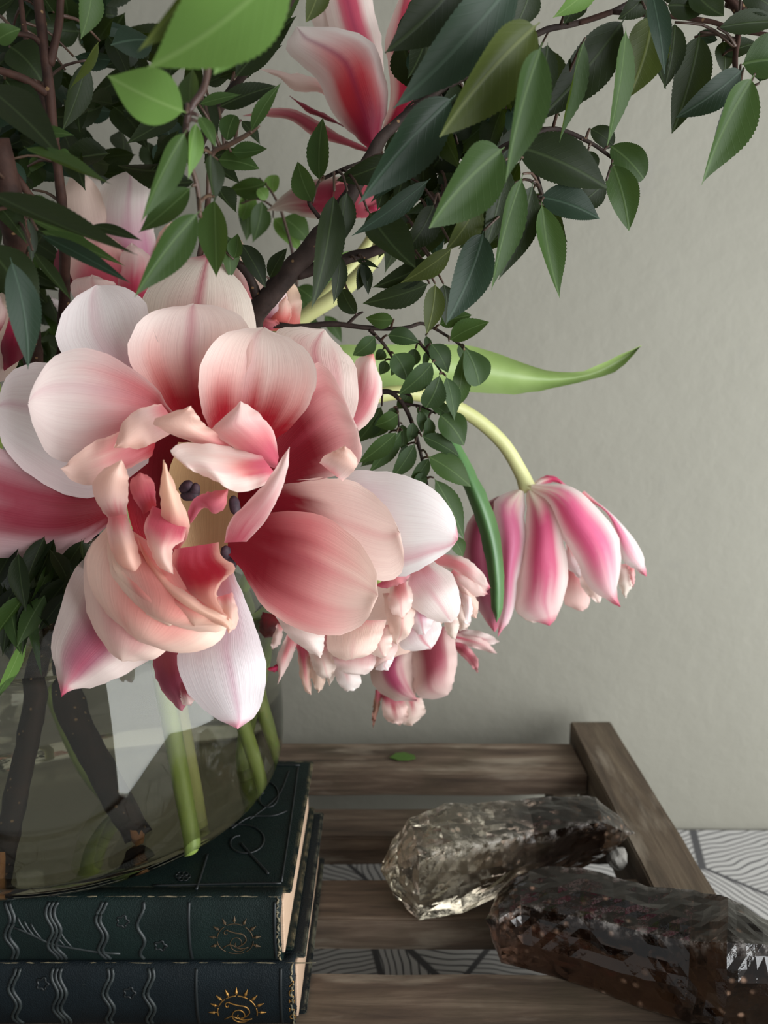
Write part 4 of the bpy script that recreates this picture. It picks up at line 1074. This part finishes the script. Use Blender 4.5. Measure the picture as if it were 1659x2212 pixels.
# 3. dark leaves under the top edge, left of the tulip
g3 = branch('dark glossy leafy branch in front of the top tulip\'s left side', (560, 60, .34),
            [([(420, 330, .38), (470, 240, .36), (560, 110, .34), (640, -20, .33), (680, -80, .33)], .0022, .0014)])
for a in [(505,172,640,30,66,.335,D,'lance',.0,14,0), (590,70,500,128,34,.34,D,'lance',.0,20,1), (545,100,660,-40,72,.345,MI,'lance',.0,20,0), (695,-50,664,46,52,.32,OL,'ovate',.0,14,0),
          (560,130,470,170,36,.36,D,'lance',.0,20,0), (520,130,610,100,50,.37,D,'lance',.0,20,1), (440,180,520,140,50,.37,D,'lance',.0,20,1)]:
    leaf(g3, *a)
twigs(g3)
# 4. two reddish stems at the far left, with their dark leaves
g4 = branch('upright red-brown branch at the far left with dense dark leaves', (110, 300, .33),
            [([(78, -40, .33), (92, 80, .33), (106, 190, .33), (120, 330, .335), (134, 440, .34), (140, 600, .37), (130, 900, .43)], [.0018, .0019, .0019, .0019, .0020, .0024, .004], 0), ([(130, 900, .43), (128, 1250, .44), (150, 1480, .425), (215, 1640, .405), (278, 1770, .392)], [.004, .0056, .0064, .0064, .0062], 0, 'wet_bark'),
             ([(134, -40, .33), (126, 60, .33), (106, 140, .33)], .0013, .0016), ([(35, 72, .325), (72, 80, .328), (96, 104, .33)], .0008, .0012),
             ([(-20, 148, .32), (50, 170, .325), (102, 202, .33)], .0014, .0016), ([(120, 300, .335), (60, 100, .38), (40, -40, .40)], .0016, .001)], 'bark_red')
for a in [(-40,180,130,332,86,.29,D,'lance',-.02,24,0), (50,316,244,404,36,.275,MI,'lance',-.012,50,1), (80,288,158,290,26,.31,MI,'lance',.0,20,0), (-10,90,42,62,42,.31,MI,'ovate',.0,10,0),
          (20,100,86,166,84,.345,D,'ovate',.0,14,0), (10,170,102,272,60,.325,D,'lance',.0,20,1), (200,-40,178,83,54,.315,MI,'lance',.0,16,0), (-40,30,40,-10,60,.34,D,'lance',.0,20,1),
          (215,88,148,192,24,.35,OL,'lance',.0,50,1), (188,130,138,284,52,.36,D,'lance',.0,20,0), (120,330,158,345,24,.33,MI,'lance',.0,30,0), (60,360,100,355,30,.34,MI,'ovate',.0,20,1),
          (20,345,54,412,34,.33,BL,'ovate',.0,20,1), (70,410,50,380,30,.34,D,'ovate',.0,20,1)]:
    leaf(g4, *a)
fill = random.Random(21)
def gap(x, y):
    for gx, gy, r in ((318, 20, 48), (225, 290, 40), (135, 112, 24), (190, 160, 16), (350, 20, 40), (10, 40, 20), (305, 352, 20), (330, 300, 16), (540, 260, 999 if x > 420 and y > 150 else 0)):
        if math.hypot(x - gx, y - gy) < r: return True
    return False
for k in range(250):
    x = fill.uniform(-40, 400); y = fill.uniform(-50, 395)
    an = fill.uniform(0, 6.283); ln = fill.uniform(70, 150)
    x2, y2 = x + ln * math.cos(an), y + ln * math.sin(an) * .8 + 20
    if any(gap(x + (x2 - x) * t, y + (y2 - y) * t) for t in (0, .25, .5, .75, 1)): continue
    if y2 > 420 or x2 > 430: continue
    leaf(g4, x, y, x2, y2, fill.uniform(36, 64), fill.uniform(.40, .52), fill.choice((D, D, D, D, D, BL)), 'lance', fill.uniform(-.03, .03))
twigs(g4, .03)
# 5. dark branch leaning in at the left edge, narrow pointed leaves
g5 = branch('thick dark branch at the left edge with narrow pointed leaves', (30, 480, .30),
            [([(-10, 300, .30), (14, 400, .305), (30, 480, .31), (44, 560, .33), (70, 760, .39), (104, 1100, .42)], .0048, .0049), ([(104, 1100, .42), (112, 1300, .405), (92, 1500, .385), (48, 1740, .368), (16, 1935, .358)], .0049, .0050, 'wet_bark'),
             ([(18, 360, .33), (52, 405, .33), (80, 440, .335)], .0018, .0012)], 'bark_red')
for a in [(-30,412,300,556,60,.27,D,'lance',-.02,30,1), (195,486,306,518,24,.268,D,'lance',.0,20,0), (60,470,230,548,26,.285,MI,'lance',.0,40,0), (80,496,270,571,30,.28,MI,'lance',.0,30,0),
          (82,504,283,610,34,.262,BL,'lance',.0,20,0), (70,540,156,652,30,.29,D,'lance',.0,20,1), (-40,520,86,690,100,.275,D,'lance',.0,20,0), (22,556,72,795,66,.265,BL,'lance',.0,26,2),
          (60,470,130,460,24,.30,MI,'lance',.0,20,0), (-20,430,60,520,50,.30,D,'lance',.0,30,0), (60,470,70,570,26,.32,D,'lance',.0,20,0)]:
    leaf(g5, *a)
for a in [(103,1200,74,1296,20,.34,MI,'lance',.0,20,0), (30,1228,91,1468,34,.335,MI,'lance',.0,34,1), (56,1368,-10,1528,24,.325,LI,'lance',.0,40,2), (130,1190,118,1302,34,.36,D,'lance',.0,20,0),
          (165,1190,150,1272,42,.36,D,'lance',.0,20,1), (60,1212,78,1335,34,.35,D,'lance',.0,20,0), (6,1228,46,1395,62,.345,D,'lance',.0,20,1), (-20,1208,104,1222,34,.34,D,'lance',.0,10,0),
          (-20,1300,30,1440,40,.36,D,'lance',.0,20,0), (190,1170,140,1230,40,.37,D,'ovate',.0,20,0), (110,1180,70,1260,50,.39,D,'ovate',.0,20,0), (20,1190,60,1270,60,.39,D,'ovate',.0,20,0)]:
    leaf(g5, *a)
for k in range(46):
    x = fill.uniform(-40, 150); y = fill.uniform(410, 800); an = fill.uniform(.2, 2.6); ln = fill.uniform(70, 140)
    if x + ln * math.cos(an) > 150: continue
    leaf(g5, x, y, x + ln * math.cos(an), y + ln * math.sin(an), fill.uniform(28, 54), fill.uniform(.455, .52), fill.choice((D, D, D, MI)), 'lance', fill.uniform(-.03, .03))
for k in range(34):
    x = fill.uniform(-40, 190); y = fill.uniform(1150, 1290); an = fill.uniform(.9, 2.3); ln = fill.uniform(100, 170)
    if y + ln * math.sin(an) > 1420 or x + ln * math.cos(an) > 215: continue
    leaf(g5, x, y, x + ln * math.cos(an), y + ln * math.sin(an), fill.uniform(28, 50), fill.uniform(.318, .332), fill.choice((D, D, D, MI)), 'lance', fill.uniform(-.012, .004))
twigs(g5)
# 6. main forked branch in the middle
g6 = branch('thick forked grey-brown branch rising from behind the big tulip', (560, 680, .365),
            [([(470, 1250, .42), (520, 900, .395), (545, 700, .37), (590, 630, .365), (680, 525, .362), (757, 420, .362), (812, 318, .365), (862, 262, .37), (960, 190, .38), (1080, 120, .385), (1175, 66, .39), (1232, 54, .392), (1322, 26, .395), (1400, -20, .40)], [.0056, .0054, .0050, .0047, .0044, .0034, .0026, .0021, .0018, .0016, .0014, .0013, .0011, .001], 0),
             ([(562, 662, .368), (538, 596, .362), (512, 565, .36), (498, 545, .358)], .0024, .0014), ([(640, 590, .364), (700, 574, .366), (760, 556, .37), (815, 540, .372), (900, 500, .375), (980, 400, .37), (1060, 340, .362), (1110, 312, .358), (1150, 360, .355), (1176, 440, .352)], .0030, .0009),
             ([(690, 470, .362), (668, 440, .358), (672, 430, .356)], .0010, .0007), ([(700, 385, .35), (750, 362, .35), (800, 345, .36)], .0008, .0008),
             ([(1110, 312, .358), (1180, 280, .362), (1225, 285, .364), (1282, 312, .365), (1328, 346, .366)], .0012, .0007)])
for a in [(690,392,695,252,50,.335,MI,'ovate',.0,14,0), (675,438,640,348,52,.33,MI,'ovate',.0,12,0), (722,412,679,664,66,.325,D,'lance',-.012,24,0), (750,412,735,535,46,.335,D,'lance',.0,24,1), (735,548,722,656,36,.345,D,'lance',.0,14,0),
          (788,565,773,627,30,.36,D,'ovate',.0,12,0), (783,566,797,636,26,.36,D,'ovate',.0,18,0), (768,562,820,578,13,.36,D,'lance',.0,30,0), (770,680,737,626,40,.352,D,'round',.0,12,0),
          (795,455,898,582,86,.335,D,'ovate',-.006,12,1), (938,440,878,548,62,.34,D,'ovate',.0,30,0), (978,535,868,614,46,.338,OL,'lance',.0,24,0), (935,560,806,624,54,.342,D,'lance',.0,20,0),
          (1045,498,972,693,88,.325,BL,'ovate',-.01,18,0), (1090,318,921,494,126,.300,MI,'ovate',-.01,14,1), (1035,428,968,545,62,.325,OL,'lance',.0,34,0), (1092,345,1050,545,64,.33,D,'lance',.0,24,0),
          (1130,376,1058,628,62,.322,MI,'lance',-.01,26,1), (1152,392,1082,604,70,.335,D,'lance',.0,20,0), (1112,395,1074,555,36,.34,D,'lance',.0,20,0), (928,612,785,658,54,.345,D,'ovate',.0,16,0),
          (940,612,924,720,48,.348,OL,'ovate',.0,14,0), (958,612,966,702,44,.352,D,'ovate',.0,16,0), (855,340,728,392,54,.345,D,'ovate',.0,14,0), (1112,315,1317,403,102,.345,D,'ovate',.0,14,0),
          (1163,425,1299,468,72,.345,BL,'ovate',.0,20,0), (1170,435,1207,646,64,.335,MI,'lance',.0,22,1), (1310,390,1232,455,54,.36,D,'ovate',.0,14,0), (1322,352,1361,497,68,.362,MI,'ovate',.0,12,0),
          (1316,314,1393,386,66,.364,MI,'round',.0,12,0), (1274,278,1326,314,42,.368,D,'round',.0,10,0), (1256,302,1240,345,18,.364,D,'ovate',.0,20,0), (1270,325,1284,368,28,.364,D,'round',.0,14,0)]:
    leaf(g6, *a)
# big leaves near the lens, right of the top tulip
for a in [(1010,-70,843,110,124,.300,D,'lance',-.01,12,0), (1010,-50,911,164,104,.305,D,'lance',.0,10,1), (1130,-70,860,232,128,.288,BL,'lance',-.01,14,0), (985,205,770,442,112,.300,BL,'lance',-.01,12,1),
          (930,385,762,512,46,.315,BL,'lance',.0,20,0), (1166,48,944,297,128,.280,OL,'ovate',-.008,14,1), (1172,92,1087,396,92,.272,MI,'lance',-.006,26,1), (1183,92,1156,250,56,.315,D,'ovate',.0,16,0),
          (1150,-40,1110,70,60,.33,D,'lance',.0,20,0), (1300,-50,1198,38,48,.35,LI,'lance',.0,14,0), (1250,-20,1222,48,54,.37,D,'ovate',.0,14,0), (1060,-60,1010,80,70,.33,D,'lance',.0,20,0),
          (1352,36,1162,264,102,.35,D,'lance',.0,12,0), (1264,82,1204,308,46,.335,MI,'lance',.0,46,1), (1352,58,1320,314,46,.33,MI,'lance',.0,44,0), (1410,30,1362,206,96,.345,OL,'ovate',.0,12,0)]:
    leaf(g6, *a)
for k in range(130):
    x = fill.uniform(820, 1170); y = fill.uniform(-30, 560); an = fill.uniform(.8, 2.7); ln = fill.uniform(80, 150)
    x2, y2 = x + ln * math.cos(an), y + ln * math.sin(an)
    lim = 1180 - .0 * y
    bad = y2 > 600 or x2 < 800 or x < 850 and y < 340 or x2 < 880 and y2 < 330 or (x > 1130 and y > 30 and y < 60)
    bad = bad or (max(x, x2) > 1020 and max(y, y2) > 540) or (min(x, x2) < 860 and max(y, y2) < 400)
    if bad: continue
    leaf(g6, x, y, x2, y2, fill.uniform(40, 68), fill.uniform(.375, .42), fill.choice((D, D, D, D, BL)), 'lance', fill.uniform(-.02, .02))
twigs(g6)
# 7. far right branch
g7 = branch('branch reaching in at the top right corner with drooping dark leaves', (1570, 30, .38),
            [([(1322, 26, .392), (1440, 34, .39), (1530, 46, .388), (1600, 66, .385), (1690, 80, .38)], .0011, .0010), ([(1540, -40, .38), (1590, 20, .375), (1596, 60, .37), (1588, 150, .36), (1610, 230, .352)], .0018, .0008),
             ([(1570, 5, .378), (1620, 18, .378), (1690, 38, .375)], .0020, .0016), ([(1322, 26, .392), (1250, 50, .392)], .0012, .0010)], 'bark_red')
for a in [(1404,-30,1438,157,48,.335,BL,'lance',.0,20,0), (1395,20,1437,194,54,.35,D,'lance',.0,20,1), (1458,48,1438,188,52,.362,D,'ovate',.0,16,0), (1512,70,1455,284,80,.365,D,'ovate',.0,10,0),
          (1606,148,1467,253,66,.345,BL,'ovate',.0,16,0), (1630,160,1510,400,96,.335,MI,'lance',.0,26,1), (1606,180,1540,325,54,.352,D,'lance',.0,20,0), (1560,88,1566,156,44,.37,D,'ovate',.0,14,0),
          (1550,60,1700,44,50,.36,D,'lance',.0,14,0), (1600,140,1720,130,90,.345,MI,'ovate',.0,20,0), (1440,12,1526,22,62,.36,D,'ovate',.0,14,0), (1492,-30,1562,36,70,.36,D,'ovate',.0,14,1), (1500,80,1552,86,28,.37,BL,'ovate',.0,10,0),
          (1600,-20,1690,30,60,.36,D,'ovate',.0,14,0), (1420,-30,1500,10,50,.365,D,'ovate',.0,14,0), (1400,-20,1340,40,50,.36,D,'ovate',.0,14,0), (1640,180,1690,80,70,.35,BL,'ovate',.0,14,0), (1560,120,1640,90,40,.37,D,'ovate',.0,14,0)]:
    leaf(g7, *a)
twigs(g7)
# 8. fine twigs with small leaves
g8 = branch('fine twig of small oval toothed leaves, crossing right above the pale tulip leaf', (850, 708, .40),
            [([(540, 760, .40), (575, 706, .392), (640, 706, .39), (720, 700, .39), (790, 708, .39), (850, 710, .392), (885, 706, .393), (918, 700, .394), (985, 738, .395), (1004, 756, .396)], .0016, .0006),
             ([(798, 712, .39), (828, 742, .39), (846, 770, .391), (852, 790, .392)], .0010, .0005), ([(905, 738, .394), (930, 770, .392), (955, 806, .39)], .0009, .0005), ([(750, 702, .39), (772, 680, .388), (784, 674, .387)], .0009, .0005)])
for a in [(811,726,763,769,40,.386,'leaf_twig','ovate',.0,12,0), (836,724,906,738,40,.386,'leaf_twig','ovate',.0,12,0), (948,702,1019,678,40,.39,MI,'ovate',.0,16,0), (970,736,1056,692,46,.386,MI,'ovate',.0,20,0), (1003,750,1038,832,64,.388,'leaf_twig','obovate',.0,14,0),
          (1001,755,986,876,44,.393,MI,'obovate',.0,14,0), (930,742,970,804,46,.390,'leaf_twig','ovate',.0,16,0), (850,763,882,822,58,.386,'leaf_twig','ovate',.0,14,0), (935,782,863,853,50,.382,'leaf_twig','ovate',.0,14,0), (898,752,880,796,32,.40,'leaf_twig','ovate',.0,14,0),
          (828,754,812,778,26,.398,'leaf_twig','ovate',.0,14,0), (832,778,822,810,26,.398,'leaf_twig','ovate',.0,14,0), (920,724,927,770,18,.40,'leaf_twig','lance',.0,14,0), (922,758,914,794,16,.40,'leaf_twig','lance',.0,14,0),
          (950,808,922,882,54,.384,'leaf_twig','obovate',.0,14,0), (963,812,984,908,38,.388,'leaf_twig','lance',.0,20,0), (851,690,790,688,36,.386,MI,'ovate',.0,12,0), (855,782,846,812,18,.40,'leaf_twig','ovate',.0,14,0), (990,745,1010,790,26,.40,'leaf_twig','ovate',.0,20,0)]:
    leaf(g8, *a)
twigs(g8, .03)
g9 = branch('drooping fine twig of small dark leaves beside the big tulip, below the pale leaf', (880, 900, .41),
            [([(740, 880, .40), (825, 846, .40), (862, 862, .40), (884, 898, .40), (896, 930, .40), (906, 968, .401), (918, 1020, .402), (926, 1060, .402), (945, 1110, .404)], .0014, .0006),
             ([(872, 872, .40), (910, 878, .399), (940, 892, .398)], .0008, .0005), ([(826, 848, .40), (866, 848, .40), (890, 856, .398)], .0009, .0005), ([(858, 880, .40), (862, 930, .399)], .0007, .0005)])
for a in [(926,868,982,908,30,.392,'leaf_twig','lance',.0,20,0), (860,894,811,921,42,.390,MI,'ovate',.0,14,0), (948,895,1006,962,64,.390,MI,'ovate',.0,14,0), (906,888,912,934,24,.394,'leaf_twig','ovate',.0,14,0), (926,902,924,954,26,.392,'leaf_twig','ovate',.0,14,0),
          (892,912,884,956,28,.394,'leaf_twig','ovate',.0,14,0), (858,932,773,1003,42,.386,MI,'lance',.0,14,0), (868,930,796,1024,38,.392,'leaf_twig','lance',.0,14,0), (897,956,843,1040,40,.390,'leaf_twig','lance',.0,14,0), (911,942,994,984,38,.388,'leaf_twig','ovate',.0,20,0),
          (924,986,1020,1050,58,.386,MI,'ovate',.0,14,0), (937,1032,1007,1168,48,.398,MI,'lance',.0,20,0), (928,988,882,1050,32,.40,'leaf_twig','lance',.0,14,0), (918,1020,890,1056,30,.40,'leaf_twig','ovate',.0,14,0), (975,1160,1002,1204,34,.405,MI,'ovate',.0,14,0),
          (825,876,768,962,46,.41,'leaf_twig','lance',.0,14,0), (885,845,858,884,36,.402,'leaf_twig','ovate',.0,14,0), (868,915,870,975,28,.404,'leaf_twig','ovate',.0,14,0), (880,960,860,1010,28,.405,'leaf_twig','ovate',.0,14,0), (850,880,840,905,22,.40,MI,'ovate',.0,14,0),
          (840,890,800,950,36,.412,'leaf_twig','lance',.0,14,0), (900,880,930,905,26,.402,'leaf_twig','ovate',.0,14,0), (830,950,780,1010,40,.415,'leaf_twig','lance',.0,14,0), (915,930,940,960,30,.404,MI,'ovate',.0,14,0)]:
    leaf(g9, *a)
twigs(g9, .03)
# 10. sprig far behind, soft green
g10 = branch('soft pale green sprig far behind, between the fork and the bright leaves', (570, 440, .56),
            [([(640, 760, .55), (640, 600, .56), (615, 480, .56), (590, 420, .56), (560, 385, .56)], .0013, .0007), ([(600, 455, .56), (560, 430, .56), (520, 440, .56)], .0008, .0005)], 'twig')
for a in [(575,395,494,412,46,.555,MI,'ovate',.0,14,0), (590,418,592,376,34,.56,LI,'round',.0,14,0), (566,432,548,524,46,.56,MI,'lance',.0,14,0), (530,425,534,520,46,.57,MI,'lance',.0,14,0), (540,410,520,480,40,.565,LI,'ovate',.0,14,0),
          (556,408,575,430,28,.55,LI,'round',.0,14,0), (610,470,668,520,54,.57,MI,'ovate',.0,14,0), (590,470,650,540,44,.575,LI,'ovate',.0,14,0), (680,560,700,600,40,.56,LI,'ovate',.0,14,0), (730,540,690,640,44,.56,LI,'lance',.0,14,0),
          (640,620,690,660,40,.55,MI,'ovate',.0,14,0), (660,640,620,720,40,.56,MI,'lance',.0,14,0), (720,600,760,540,40,.57,LI,'ovate',.0,14,0), (700,680,740,740,30,.56,MI,'lance',.0,14,0), (640,690,700,720,36,.56,MI,'lance',.0,14,0)]:
    leaf(g10, *a)
twigs(g10)
# pale split ends of the two thick stems
for root, pts, r in ((g5, [(30, 1800, .3605), (18, 1890, .3545), (13, 1950, .3530)], .0034), (g4, [(262, 1735, .3925), (276, 1768, .3895), (282, 1788, .388)], .0034)):
    P = [at(*p) for p in pts]
    V, Fc = tube(P, [r * .5, r, r * .5], 8, 12)
    link('split_end', mesh_from(V, Fc), root, M['cut_wood'])
